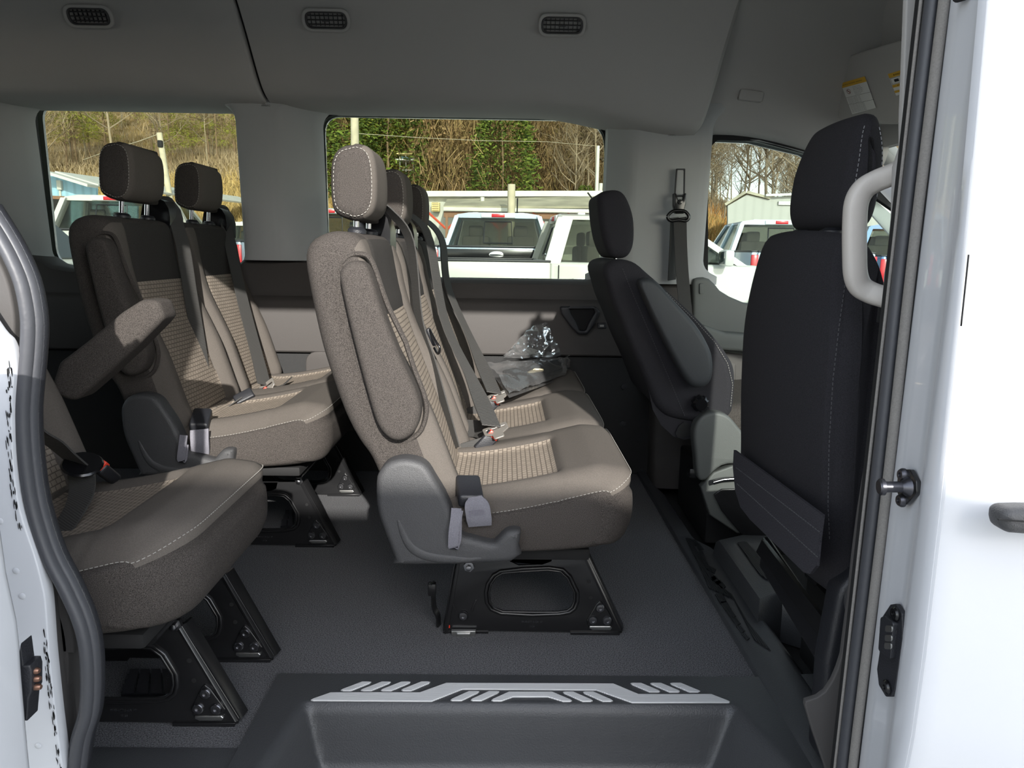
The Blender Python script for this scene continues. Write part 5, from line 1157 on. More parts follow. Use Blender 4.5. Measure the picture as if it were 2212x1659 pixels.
air_vent(705, 43, 'oval air vent in the headliner just ahead of the panel seam')
air_vent(1214, 54, 'oval air vent in the headliner furthest forward towards the cab')
for o in [o for o in bpy.data.objects if o.get('category') == 'air vent']: pass

# ================================================================== PLASTIC BAG ON THE BENCH
def grid_sheet(c00, c10, c11, c01, nu, nv, fn):
    vs = []; fs = []
    for j in range(nv + 1):
        for i in range(nu + 1):
            u, v = i / nu, j / nv; p = c00.lerp(c10, u).lerp(c01.lerp(c11, u), v); vs.append(fn(p, u, v))
    for j in range(nv):
        for i in range(nu):
            a = j * (nu + 1) + i; fs.append((a, a + 1, a + nu + 2, a + nu + 1))
    return vs, fs
bagr = empty('plastic_bag', PZ(1140, 800, 0.43)); tag(bagr, 'crumpled clear plastic bag on the far end of the three-seat bench', 'bag')
def crk(p, a, sc): return noise.noise(p * sc) * a + abs(noise.noise(p * sc * 2.3 + Vector((5, 1, 2)))) * a * 0.7
c00, c10, c11, c01 = PZ(1100, 858, 0.425), PZ(1222, 815, 0.425), PZ(1228, 775, 0.445), PZ(1052, 790, 0.47)
def topf(p, u, v): return p + Vector((0, 0, 0.022 * math.sin(PI * min(1, v * 1.1)) * math.sin(PI * (0.08 + 0.84 * u)) + crk(p, 0.009, 20)))
vs, fs = grid_sheet(c00, c10, c11, c01, 40, 26, topf); mk('bag_body', vs, fs, 'bag', bagr, sharp=25)
vs, fs = grid_sheet(c00, c10, c11, c01, 8, 6, lambda p, u, v: p + Vector((0, 0, -0.012))); mk('bag_underside', vs, fs, 'bag', bagr)
d00, d10, d11, d01 = PZ(1085, 780, 0.47), PZ(1212, 775, 0.455), P(1180, 702, 2.56), P(1146, 712, 2.56)
def upf(p, u, v): return p + Vector((0.0, -0.035 * math.sin(PI * u) * (1 - v), 0.0)) + Vector((crk(p, 0.010, 24), crk(p + Vector((3, 3, 3)), 0.012, 14), crk(p + Vector((7, 0, 1)), 0.008, 20)))
vs, fs = grid_sheet(d00, d10, d11, d01, 30, 30, upf); mk('bag_mouth', vs, fs, 'bag', bagr, sharp=25)
vs, fs = grid_sheet(d00 + Vector((0, 0.05, 0)), d10 + Vector((0, 0.05, 0)), d11 + Vector((0, 0.012, 0)), d01 + Vector((0, 0.012, 0)), 24, 24, lambda p, u, v: p + Vector((crk(p, 0.010, 24), crk(p, 0.02, 22), 0))); mk('bag_mouth', vs, fs, 'bag', bagr, sharp=25)
e00, e10, e11, e01 = PZ(1212, 808, 0.425), PZ(1232, 800, 0.43), P(1226, 775, 2.40), P(1206, 782, 2.40)
vs, fs = grid_sheet(e00, e10, e11, e01, 14, 16, lambda p, u, v: p + Vector((crk(p, 0.01, 40), crk(p, 0.012, 36), 0.004 * math.sin(u * 9)))); mk('bag_corner', vs, fs, 'bag', bagr, sharp=25)
ct = empty('document_wallet', PZ(1150, 815, 0.43)); tag(ct, 'flat black wallet lying inside the clear plastic bag', 'wallet')
cq = [PZ(1105, 845, 0.428), PZ(1215, 807, 0.430), PZ(1212, 786, 0.448), PZ(1085, 812, 0.450)]
bm = bmesh.new(); a_ = [bm.verts.new(v + Vector((0, 0, -0.006))) for v in cq]; b_ = [bm.verts.new(v + Vector((0, 0, 0.010))) for v in cq]
bm.faces.new(a_); bm.faces.new(b_)
for i in range(4): bm.faces.new((a_[i], a_[(i + 1) % 4], b_[(i + 1) % 4], b_[i]))
bmesh.ops.bevel(bm, geom=list(bm.edges), offset=0.003, segments=2, affect='EDGES'); fin('wallet_body', bm, 'armblk', ct)
M['cream'] = mat('cream_plastic', 'e0d3ad', 0.6)
kt = empty('key_tag', PZ(1158, 808, 0.446)); tag(kt, 'small cream strip on the black wallet inside the bag', 'tag')
tube('strip', [PZ(1140, 813, 0.446), PZ(1156, 807, 0.452), PZ(1172, 806, 0.450)], [0.005, 0.0075, 0.005], 'cream', kt, 10)
for o_ in (bagr, ct, kt): o_.location.z += 0.010
# ================================================================== OUTSIDE: LOT, VEHICLES, BUILDINGS, HILL, TREES
def ramp_mat(name, cols, rough=0.9, per='island', rng=(0.0, 1.0), transl=0.0):
    m = bpy.data.materials.new(name); m.use_nodes = True; N = m.node_tree.nodes; L = m.node_tree.links; b = N['Principled BSDF']
    b.inputs['Roughness'].default_value = rough; b.inputs['Specular IOR Level'].default_value = 0.15
    g = N.new('ShaderNodeNewGeometry'); rp = N.new('ShaderNodeValToRGB'); e = rp.color_ramp.elements
    while len(e) < len(cols): e.new(0.5)
    for i, c in enumerate(cols): e[i].position = i / max(1, len(cols) - 1); e[i].color = (*srgb(c), 1)
    L.new(g.outputs['Random Per Island'], rp.inputs['Fac']); L.new(rp.outputs['Color'], b.inputs['Base Color'])
    MATS[name] = m; M[name] = m; return m
ramp_mat('bark_grey', ['4f473b', '7d715f', '9a8d76', '635a4b']); ramp_mat('bark_brown', ['4f4235', '75624c', '8b785e'])
ramp_mat('twig', ['6f6048', '95836a', 'a8967a', '7d6d52', 'b79f78']); ramp_mat('needle', ['4c5424', '7c8530', '9aa03c', '656e2a', 'aaa848'])
ramp_mat('leaf_green', ['2c3a1c', '4a5a26', '6a7a32', '38481f', '82893f']); ramp_mat('leaf_olive', ['5c6128', '8c8f3c', 'b0ae4c', '6f6b2c'])
ramp_mat('vine', ['57452f', '7d6546', '9b8059', '66552f', 'a9906a', '6d6430']); ramp_mat('straw', ['8f7a4c', 'b3965e', 'c9ad74', '9a855a', '786a44'])
ramp_mat('brush', ['6b5434', '8e7146', 'b08c55', '77683a', 'c6a066', '5f5a2c']); ramp_mat('rust', ['9a6a3a', 'c08a4c', 'b47f47'])
M['asphalt'] = mat('asphalt', 'b2b0ab', 0.95, var=0.15, vsc=3)
M['hill'] = mat('hill_earth', '86704a', 1.0, spec=0.05, var=0.45, vsc=0.9)
M['w_body'] = mat('truck_white', 'b9bab4', 0.3, coat=0.5); M['s_body'] = mat('truck_silver', '9fb0bf', 0.35, metal=0.3, coat=0.5); M['b_body'] = mat('truck_blue', '5c7ba0', 0.3, metal=0.3, coat=0.5)
M['lb_body'] = mat('truck_pale_blue', 'b8cbd8', 0.3, coat=0.5); M['g_body'] = mat('truck_grey', '7c8794', 0.35, metal=0.3, coat=0.5)
M['cglass'] = mat('vehicle_glass', '2a3232', 0.06, spec=1.0); M['tail'] = mat('tail_lamp', 'b3202a', 0.25); M['lamp'] = mat('lamp_clear', 'd8d8d8', 0.15)
M['tyre'] = mat('tyre', '1d1d1e', 0.8); M['rimm'] = mat('wheel_rim', 'a9abae', 0.35, metal=0.8); M['interior'] = mat('cab_interior', '55524c', 0.9)
M['cwall'] = rib_mat('metal_siding_white', 'b9bab0', 'X', 0.30, 0.6, 0.3, 0.9); M['bwall'] = rib_mat('metal_siding_blue', '8db4c6', 'X', 0.22, 0.6, 0.4, 0.8); M['gwall'] = rib_mat('metal_siding_grey', '9d9e94', 'X', 0.3, 0.6, 0.3, 0.92)
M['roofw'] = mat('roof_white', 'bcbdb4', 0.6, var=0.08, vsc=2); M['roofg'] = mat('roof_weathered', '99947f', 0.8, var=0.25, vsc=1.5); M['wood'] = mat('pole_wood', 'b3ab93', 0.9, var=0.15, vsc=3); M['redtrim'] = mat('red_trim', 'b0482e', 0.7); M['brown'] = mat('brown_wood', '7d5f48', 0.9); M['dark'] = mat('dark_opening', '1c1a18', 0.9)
M['yellow'] = mat('pale_yellow', 'e3cf8e', 0.8)

def hill_z(x, y):
    s = 0.012 * max(0, min(y, 26) - 7)
    f = 1 - 0.80 * sstep(4, 22, x) * 1.0
    h = 0.34 * max(0, y - 25) * sstep(24, 30, y) * f
    if y > 62: h -= 0.24 * (y - 62) * f
    n = noise.noise(Vector((x * 0.12, y * 0.12, 0))) * 1.1 * sstep(26, 34, y)
    return -0.62 + s + h + n * (0.4 + 0.6 * f)
# lot and hillside
vs = [(-60, -30, -0.63), (60, -30, -0.63), (60, 6, -0.63), (-60, 6, -0.63)]
S_(mk('ground', vs, [(0, 1, 2, 3)], 'asphalt', smooth=False), 'grey asphalt of the vehicle lot')
def terrain(name, x0, x1, y0, y1, nx, ny, m):
    vs = []; fs = []
    for j in range(ny + 1):
        for i in range(nx + 1):
            x = x0 + (x1 - x0) * i / nx; y = y0 + (y1 - y0) * j / ny; vs.append((x, y, hill_z(x, y)))
    for j in range(ny):
        for i in range(nx):
            a = j * (nx + 1) + i; fs.append((a, a + 1, a + nx + 2, a + nx + 1))
    return mk(name, vs, fs, m)
S_(terrain('ground', -60, 60, 6, 26, 30, 12, 'asphalt'), 'grey asphalt rising towards the buildings')
S_(terrain('hillside', -90, 80, 26, 110, 80, 60, 'hill'), 'brown leaf-strewn hillside behind the buildings')

# ---------------------------------------------------------------- vehicles (local: x across, y forward, z up from the ground)
def seg_loft(name, secs, m, parent, sharp=35): return sweep(name, secs, m, parent, sharp=sharp)
def local(o): o_ = o; return o_
def pane_quad(name, pts, m, parent, th=0.012):
    pts = [Vector(p) for p in pts]; n = (pts[1] - pts[0]).cross(pts[2] - pts[0]).normalized(); vs = [p + n * th for p in pts] + [p - n * th for p in pts]; k = len(pts)
    fs = [tuple(range(k)), tuple(range(2 * k - 1, k - 1, -1))] + [(i, (i + 1) % k, (i + 1) % k + k, i + k) for i in range(k)]
    me = bpy.data.meshes.new(name); me.from_pydata([tuple(v) for v in vs], [], fs); me.update(); return link(name, me, m, parent, False, world=False)
def lmk(name, vs, fs, m, parent, smooth=False, sharp=35):
    return mk(name, vs, fs, m, parent, smooth, world=False, sharp=sharp)
def lbox(name, c, s, m, parent, bev=0.02):
    bm = bmesh.new(); box_bm(bm, c, s, bev, 2); return fin(name, bm, m, parent, world=False)
def ring_y(w0, w1, z0, z1, y0, y1, r=0.05):
    q = rounded([(-w0, z0), (w0, z0), (w1, z1), (-w1, z1)], r, 3); return q
def wheel(parent, x, y, r=0.40, w_=0.26):
    sgn = 1 if x > 0 else -1
    bm = bmesh.new(); lathe_bm(bm, [(r * 0.62, -w_ / 2), (r * 0.95, -w_ / 2), (r, -w_ * 0.35), (r, w_ * 0.35), (r * 0.95, w_ / 2), (r * 0.62, w_ / 2)], (x, y, r), (1, 0, 0), 24); wh = fin('wheel', bm, 'tyre', parent, world=False)
    bm = bmesh.new(); lathe_bm(bm, [(r * 0.62, -0.02), (r * 0.58, 0.02), (r * 0.2, 0.03), (0.03, 0.04)], (x + sgn * w_ * 0.40, y, r), (sgn, 0, 0), 18); fin('wheel_rim', bm, 'rimm', wh, world=False)
def pickup(name, loc, rz, body, label, cat='pickup truck', group=None, s=1.0, L=5.9):
    r = empty(name, loc, label, cat, group, rz=rz); r.scale = (s, s, s)
    hw = 1.0; cy0, cy1 = 1.95, 4.45
    # lower body as side profile with wheel arches, rounded edges
    def arch(cx, rr, n=9): return [(cx + rr * math.cos(PI - PI * k / (n - 1)), 0.40 + rr * math.sin(PI - PI * k / (n - 1))) for k in range(n)]
    prof = [(0.02, 0.62)] + [(0.55, 0.50)] + arch(1.15, 0.50) + [(1.75, 0.38)] + [(3.95, 0.38)] + arch(4.75, 0.50) + [(5.55, 0.42), (5.85, 0.50), (5.88, 0.95), (5.70, 1.18), (5.2, 1.27), (4.55, 1.33), (1.95, 1.34), (1.95, 0.80), (0.02, 0.80)]
    me = plate_mesh(prof, [], 2 * hw - 0.02, 0.05, 3); me.transform(Matrix(((0, 0, 1, 0), (1, 0, 0, 0), (0, 1, 0, 0), (0, 0, 0, 1)))); o = link('body', me, body, r, world=False); me.set_sharp_from_angle(angle=R(35))
    # bed: floor, two walls with rails, tailgate
    for sx in (-1, 1):
        bw = lbox('bed_side', (sx * (hw - 0.05), 1.0, 1.08), (0.10, 1.92, 0.52), body, r, 0.03); lbox('bed_rail', (sx * (hw - 0.06), 1.0, 1.345), (0.13, 1.92, 0.03), 'blackp', bw, 0.01)
    tg_ = lbox('tailgate', (0, 0.05, 1.06), (2 * hw - 0.2, 0.09, 0.56), body, r, 0.03); lbox('gate_spoiler', (0, 0.05, 1.345), (2 * hw - 0.2, 0.12, 0.03), 'blackp', tg_, 0.01); lbox('gate_handle', (0, 0.0, 1.15), (0.28, 0.02, 0.09), 'blackp', tg_, 0.01)
    lbox('bed_liner', (0, 1.0, 0.82), (1.8, 1.9, 0.04), 'blackp', r, 0.01)
    lbox('bulkhead', (0, 1.93, 1.08), (1.8, 0.06, 0.55), body, r, 0.02)
    # greenhouse: corner posts, roof, glass all round so that one can look through
    def at_(t, k): return None
    zb, zt = 1.32, 1.92; yb0, yt0, yt1, yb1 = 1.98, 2.16, 3.55, 4.42; wb, wt = 0.94, 0.74
    roof = [[Vector((x, y, z)) for x, z in ((-wt - 0.03, zt - 0.05), (-wt, zt), (-wt * 0.7, zt + 0.035), (wt * 0.7, zt + 0.035), (wt, zt), (wt + 0.03, zt - 0.05), (wt - 0.05, zt - 0.06), (-wt + 0.05, zt - 0.06))] for y in (yt0 - 0.04, yt0 + 0.02, (yt0 + yt1) / 2, yt1 - 0.05, yt1 + 0.03)]
    me_ = sweep('roof', roof, body, None, sharp=40); me_.parent = r
    for sx in (-1, 1):
        for (a, b, w_) in (((yb0, zb), (yt0, zt - 0.02), 0.10), ((3.18, zb), (2.95, zt - 0.02), 0.07), ((yb1, zb), (yt1, zt - 0.02), 0.07)):
            p0, p1 = Vector((sx * wb, a[0], a[1])), Vector((sx * wt, b[0], b[1]))
            pst = sweep('roof_post', [[p + Vector((dx, dy, 0)) for dx, dy in ((-0.04, -w_), (0.04, -w_), (0.04, w_), (-0.04, w_))] for p in (p0, p1)], body, None, sharp=40); pst.parent = r
        pane_quad('side_window', [(sx * (wb - 0.01), 2.10, zb), (sx * (wb - 0.01), 3.10, zb), (sx * (wt - 0.01), 2.88, zt - 0.04), (sx * (wt - 0.01), 2.24, zt - 0.04)], 'tglass', r)
        pane_quad('side_window', [(sx * (wb - 0.01), 3.24, zb), (sx * (wb - 0.01), 4.30, zb), (sx * (wt - 0.01), 3.50, zt - 0.04), (sx * (wt - 0.01), 3.02, zt - 0.04)], 'tglass', r)
        lbox('door_seam', (sx * (hw + 0.0), 3.15, 0.95), (0.012, 0.012, 0.75), 'matt', r, 0)
        lbox('door_seam', (sx * (hw + 0.0), 2.06, 0.95), (0.012, 0.012, 0.70), 'matt', r, 0)
        for y in (2.30, 3.32): lbox('door_handle', (sx * (hw + 0.015), y + 0.05, 1.12), (0.035, 0.22, 0.05), body, r, 0.012)
        mr = lbox('door_mirror', (sx * (hw + 0.14), 4.15, 1.42), (0.24, 0.12, 0.20), body, r, 0.03); lbox('mirror_glass', (sx * (hw + 0.14), 4.085, 1.42), (0.19, 0.01, 0.15), 'cglass', mr, 0.01)
        lbox('tail_lamp', (sx * (hw - 0.05), 0.01, 1.08), (0.12, 0.05, 0.42), 'tail', r, 0.015)
        lbox('head_lamp', (sx * (hw - 0.2), 5.84, 0.98), (0.34, 0.08, 0.20), 'lamp', r, 0.02)
        wheel(r, sx * (hw - 0.14), 1.15); wheel(r, sx * (hw - 0.14), 4.75)
    rw = pane_quad('rear_window', [(-wb + 0.10, yb0, zb + 0.02), (wb - 0.10, yb0, zb + 0.02), (wt - 0.09, yt0 - 0.01, zt - 0.05), (-wt + 0.09, yt0 - 0.01, zt - 0.05)], 'tglass', r)
    def onr(x, t): return Vector((x, yb0 + (yt0 - yb0) * t - 0.018, zb + 0.02 + (zt - zb - 0.07) * t))
    fr = [onr(-0.26, 0.14), onr(0.26, 0.14), onr(0.24, 0.86), onr(-0.24, 0.86)]
    fo = tube_data([v for v in fr] + [fr[0]], 0.014, 6); lmk('slider_frame', fo[0], fo[1], 'blackp', rw)
    pane_quad('windscreen', [(-wb + 0.05, yb1, zb), (wb - 0.05, yb1, zb), (wt - 0.05, yt1 + 0.02, zt - 0.03), (-wt + 0.05, yt1 + 0.02, zt - 0.03)], 'tglass', r)
    bl = lbox('brake_light', (0, yt0 - 0.045, zt - 0.015), (0.62, 0.05, 0.075), 'lamp', r, 0.012); lbox('brake_lens', (0, yt0 - 0.065, zt - 0.015), (0.24, 0.03, 0.06), 'tail', bl, 0.008)
    for sx in (-1, 1):
        lbox('roof_marker', (sx * 0.42, yt0 + 0.25, zt + 0.035), (0.12, 0.10, 0.035), 'lamp', r, 0.012)
        for y in (2.55, 3.5):
            st__ = lbox('truck_seat', (sx * 0.42, y, 1.30), (0.50, 0.18, 0.50), 'interior', r, 0.05); lbox('seat_head', (sx * 0.42, y, 1.64), (0.26, 0.10, 0.20), 'interior', st__, 0.04)
    lbox('dashboard', (0, 4.1, 1.20), (1.7, 0.5, 0.30), 'interior', r, 0.05); lbox('bumper', (0, -0.06, 0.62), (1.9, 0.16, 0.20), 'zinc', r, 0.03)
    tube_ = tube_data([(0.35, 2.75, zt + 0.02), (0.35, 2.5, zt + 0.32)], 0.012, 6); lmk('aerial', tube_[0], tube_[1], 'matt', r)
    return r
glass_mat('tglass_', (0.72, 0.74, 0.70), 0.5); M['tglass'] = MATS['tglass_']
def gz(x, y): return hill_z(x, y)
c = P(1075, 500, 12.5); sp_ = pickup('pickup_truck', (c.x, 11.05, -0.45), 0.0, 's_body', 'silver-blue pickup parked tail towards the van, behind the white pickup')
lbox('gate_applique', (0, -0.005, 1.22), (1.72, 0.03, 0.17), 'blackg', sp_, 0.012)
bm = bmesh.new(); lathe_bm(bm, [(0.075, 0.0), (0.075, 0.012), (0.062, 0.016), (0.0001, 0.016)], (0, 0, 0), (0, -1, 0), 24); bmesh.ops.scale(bm, vec=(1.5, 1, 0.75), verts=bm.verts); bmesh.ops.translate(bm, vec=(0, -0.02, 1.22), verts=bm.verts); fin('oval_emblem', bm, 'chrome', sp_, world=False)
cw = P(1186, 500, 8.9)
pickup('pickup_truck', (cw.x - 1.97, 8.9 + 1.0, -0.63), R(-90 + 3.0), 'w_body', 'white pickup side on, its bed across the middle window')
c = P(268, 500, 12.3); pickup('pickup_truck', (c.x, 12.3 - 2.0, -0.30), R(6), 'w_body', 'white pickup seen from behind past the rear headrest', )
c = P(1681, 480, 13.2); pickup('pickup_truck', (c.x + 0.15, 11.9, -0.46), R(-6), 'lb_body', 'pale blue pickup seen from behind through the driver window')
c = P(1905, 500, 14.0); pickup('pickup_truck', (c.x + 0.1, 14 - 2.0, -0.5), R(-14), 'b_body', 'deep blue pickup glimpsed beside the grab handle')
c = P(716, 480, 13.0); pickup('pickup_truck', (c.x, 13 - 2.0, -0.42), R(2), 'g_body', 'grey pickup glimpsed left of the bench headrest')
c = P(548, 520, 18.5); pickup('pickup_truck', (c.x, 16.6, -0.50), 0.0, 'w_body', 'white pickup glimpsed between the rear headrest and the pillar')
# van / car with sloping nose: side profile across x, glass on its flank
def sloped_car(name, loc, rz, s, prof, windows, screen, label, cat, body='w_body', width=1.8, mirror=None, wheels=(0.9, 3.7)):
    r = empty(name, loc, label, cat, rz=rz); r.scale = (s, s, s)
    me = plate_mesh([tuple(v) for v in rounded(prof, 0.06, 3)], [], width, 0.09, 4); me.transform(Matrix(((1, 0, 0, 0), (0, 0, -1, 0), (0, 1, 0, 0), (0, 0, 0, 1)))); o = link('body', me, body, r, world=False); me.set_sharp_from_angle(angle=R(35))
    for q in windows:
        for sy in (-1, 1):
            me = plate_mesh([tuple(v) for v in rounded(q, 0.04, 3)], [], 0.02, 0.002, 1); me.transform(Matrix(((1, 0, 0, 0), (0, 0, -1, sy * width / 2), (0, 1, 0, 0), (0, 0, 0, 1)))); link('side_window', me, 'cglass', r, world=False)
    (x0, z0), (x1, z1) = screen; n = Vector((z0 - z1, 0, x1 - x0)).normalized(); n = n if n.z > 0 else -n; h = width / 2 - 0.14
    pane_quad('windscreen', [Vector((x0, -h, z0)) + n * 0.012, Vector((x0, h, z0)) + n * 0.012, Vector((x1, h + 0.04, z1)) + n * 0.012, Vector((x1, -h - 0.04, z1)) + n * 0.012], 'cglass', r)
    if mirror:
        for sy in (-1, 1):
            m_ = lbox('door_mirror', (mirror[0], sy * (width / 2 + 0.14), mirror[1]), (0.14, 0.26, 0.17), body, r, 0.03); lbox('mirror_foot', (mirror[0], sy * (width / 2 + 0.12), mirror[1] - 0.10), (0.12, 0.24, 0.07), 'blackp', m_, 0.02)
    for x in wheels:
        for sy in (-1, 1):
            bm = bmesh.new(); lathe_bm(bm, [(0.2, -0.1), (0.31, -0.1), (0.33, 0), (0.31, 0.1), (0.2, 0.1), (0.05, 0.09)], (x, sy * (width / 2 - 0.08), 0.33), (0, sy, 0), 20); fin('wheel', bm, 'tyre', r, world=False)
    return r
c = P(120, 520, 7.2)
sloped_car('van', (c.x - 4.75, 7.2 + 1.0, -0.66), R(-12), 1.0,
    [(0.0, 0.4), (5.2, 0.4), (5.25, 0.9), (5.05, 1.15), (4.5, 1.30), (3.65, 1.98), (3.3, 2.05), (0.1, 2.05)],
    [[(3.25, 1.3), (4.25, 1.3), (4.2, 1.40), (3.62, 1.86), (3.25, 1.88)]], ((3.72, 1.96), (4.45, 1.34)), 'white van with a dark windscreen at the left edge of the rear window', 'van', width=2.0, mirror=(4.2, 1.35), wheels=(1.0, 4.4))

sloped_car('van', (-2.6, -3.45, -0.63), 0, 1.0,
    [(0.0, 0.4), (5.75, 0.4), (5.8, 0.95), (5.55, 1.25), (5.0, 1.40), (4.45, 2.35), (4.1, 2.62), (3.6, 2.75), (0.15, 2.75), (0.0, 2.5)],
    [[(3.3, 1.45), (4.75, 1.45), (4.35, 2.10), (3.3, 2.12)]], ((4.45, 2.33), (4.98, 1.42)), 'tall white van parked alongside, behind the photographer', 'van', width=2.0, mirror=(4.5, 1.55), wheels=(1.1, 4.75))
# ---------------------------------------------------------------- buildings
def quadface(name, pts, m, parent=None, th=0.06):
    pts = [Vector(p) for p in pts]; n = (pts[1] - pts[0]).cross(pts[2] - pts[0]).normalized(); vs = [p for p in pts] + [p + n * th for p in pts]; k = len(pts)
    return mk(name, vs, [tuple(range(k)), tuple(range(2 * k - 1, k - 1, -1))] + [(i, (i + 1) % k, (i + 1) % k + k, i + k) for i in range(k)], m, parent, False)
Yb = 22.0
wb_ = empty('metal_building', P(1110, 540, Yb)); tag(wb_, 'low white metal-sided building with a lean-to roof behind the pickups', 'building')
x0, x1 = P(893, 480, Yb).x, P(1350, 480, Yb).x + 1.2; zt0, zt1 = P(905, 416, Yb).z, P(1320, 413, Yb).z
quadface('front_wall', [(x0, Yb, -0.6), (x1, Yb, -0.6), (x1, Yb, zt1), (x0, Yb, zt0)], 'cwall', wb_, -0.1)
quadface('end_wall', [(x0, Yb, -0.6), (x0, Yb + 8, -0.6), (x0, Yb + 8, zt0), (x0, Yb, zt0)], 'cwall', wb_, 0.1)
mk('roof', [(x0 - 0.2, Yb - 0.3, zt0 + 0.02), (x1 + 0.2, Yb - 0.3, zt1 + 0.02), (x1 + 0.2, Yb + 4, zt1 + 0.35), (x0 - 0.2, Yb + 4, zt0 + 0.35), (x0 - 0.2, Yb - 0.3, zt0 - 0.14), (x1 + 0.2, Yb - 0.3, zt1 - 0.14), (x1 + 0.2, Yb + 4, zt1 + 0.2), (x0 - 0.2, Yb + 4, zt0 + 0.2)],
   [(0, 1, 2, 3), (7, 6, 5, 4), (0, 4, 5, 1), (1, 5, 6, 2), (2, 6, 7, 3), (3, 7, 4, 0)], 'roofw', wb_, False)
a, b, cc, d = P(966, 433, Yb - 0.1), P(1345, 425, Yb - 0.1), P(1345, 450, Yb - 2.2), P(958, 449, Yb - 2.2)
quadface('lean_to_roof', [a, b, cc, d], 'roofg', wb_, -0.05); box('fascia', ((cc.x + d.x) / 2, Yb - 2.22, (cc.z + d.z) / 2 - 0.06), (cc.x - d.x, 0.06, 0.10), 'roofw', wb_, 0.01)
box('lean_to_beam', ((cc.x + d.x) / 2, Yb - 2.1, (cc.z + d.z) / 2 - 0.2), (cc.x - d.x, 0.06, 0.16), 'brown', wb_, 0.01)
for px in (965, 1080, 1190, 1330):
    v = P(px, 455, Yb - 2.1); box('lean_to_post', (v.x, v.y, (v.z - 0.5) / 2 - 0.1), (0.07, 0.07, v.z + 0.5), 'brown', wb_, 0.01)
    for s in (-1, 1): tube('brace', [(v.x, v.y, v.z - 0.5), (v.x + s * 0.5, v.y, v.z - 0.06)], 0.035, 'redtrim', wb_, 6)
v0, v1 = P(933, 437, Yb - 0.2), P(950, 457, Yb - 0.2); ac = box('window_unit', ((v0.x + v1.x) / 2, Yb - 0.2, (v0.z + v1.z) / 2), (v1.x - v0.x, 0.3, v0.z - v1.z), 'yellow', wb_, 0.01)
for k in range(5): box('louver', ((v0.x + v1.x) / 2, Yb - 0.36, v1.z + (v0.z - v1.z) * (k + 0.5) / 5), (v1.x - v0.x - 0.04, 0.02, 0.012), 'brown', ac, 0)
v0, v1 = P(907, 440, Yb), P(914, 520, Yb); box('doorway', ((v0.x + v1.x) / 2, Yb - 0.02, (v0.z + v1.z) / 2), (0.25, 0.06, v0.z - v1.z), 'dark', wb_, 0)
v = P(1042, 450, Yb - 1.0); tube('vent_pipe', [v, P(1042, 426, Yb - 1.0)], 0.06, 'roofw', wb_, 8)
for px, pa, pb, lab in ((1105, 398, 446, 'short weathered wooden post standing by the white building'),):
    v = P(px, pb, Yb - 3); vt = P(px, pa, Yb - 3); o = tube('post', [(v.x, v.y, hill_z(v.x, v.y)), vt], 0.10, 'wood', None, 8); tag(o, lab, 'post')
# grey gabled building to the right
Yg = 24.0; gb = empty('gabled_building', P(1640, 520, Yg)); tag(gb, 'grey gabled building seen through the driver window', 'building')
q = [P(*p, Yg) for p in ((1570, 540), (1570, 445), (1612, 421), (1660, 432), (1660, 540))]
quadface('gable_wall', q, 'gwall', gb, -0.1)
a, b = P(1612, 417, Yg - 0.2), P(1568, 444, Yg - 0.2); quadface('roof', [b, a, a + Vector((3, 9, 0)), b + Vector((3, 9, 0))], 'roofg', gb, 0.08)
a2, b2_ = P(1612, 417, Yg - 0.2), P(1663, 430, Yg - 0.2); quadface('roof', [a2, b2_, b2_ + Vector((3, 9, 0)), a2 + Vector((3, 9, 0))], 'roofg', gb, 0.08)
q = [P(*p, Yg) for p in ((1660, 540), (1660, 426), (1800, 420), (1960, 414), (1960, 540))]; quadface('long_wall', q, 'gwall', gb, -0.1)
q = [P(*p, Yg - 0.3) for p in ((1655, 424), (1655, 419), (1960, 408), (1960, 414))]; quadface('long_roof', q, 'roofw', gb, 0.1)
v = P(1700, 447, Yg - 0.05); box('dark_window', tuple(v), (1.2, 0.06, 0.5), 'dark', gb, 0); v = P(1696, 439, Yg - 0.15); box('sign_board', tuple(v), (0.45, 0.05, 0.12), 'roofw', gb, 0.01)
# blue shed on the left
Ys = 20.0; bs = empty('blue_shed', P(140, 500, Ys)); tag(bs, 'blue corrugated shed with a pale roof edge and dark open bay', 'building')
q = [P(*p, Ys) for p in ((20, 425), (20, 392), (75, 378), (118, 376), (212, 406), (212, 432), (80, 422))]; quadface('gable_wall', q, 'bwall', bs, -0.1)
q = [P(*p, Ys - 0.3) for p in ((20, 382), (75, 372), (118, 372), (212, 401), (212, 407), (118, 378), (75, 378), (20, 388))]; quadface('roof_edge', q, 'roofw', bs, -0.5)
qa = [P(*p, Ys) for p in ((118, 374), (212, 403))]; quadface('roof', [qa[0], qa[1], qa[1] + Vector((0.5, 12, 0.2)), qa[0] + Vector((0.5, 12, 0.2))], 'roofw', bs, 0.06)
q = [P(*p, Ys - 0.05) for p in ((20, 426), (20, 418), (212, 428), (212, 434))]; quadface('header_beam', q, 'brown', bs, -0.1)
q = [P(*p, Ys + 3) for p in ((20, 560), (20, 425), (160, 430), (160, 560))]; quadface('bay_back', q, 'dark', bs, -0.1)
q = [P(*p, Ys - 0.02) for p in ((158, 560), (158, 429), (190, 431), (190, 560))]; quadface('side_panel', q, 'bwall', bs, -0.1)
q = [P(*p, Ys + 0.4) for p in ((188, 560), (188, 428), (300, 434), (300, 560))]; quadface('back_wall', q, 'bwall', bs, -0.1)
q = [P(*p, Ys + 0.2) for p in ((188, 432), (188, 428), (300, 434), (300, 438))]; quadface('gutter', q, 'roofw', bs, -0.1)
v = P(88, 500, Ys - 0.2); box('white_post', (v.x, v.y, 0.6), (0.16, 0.16, 2.6), 'roofw', bs, 0.02)
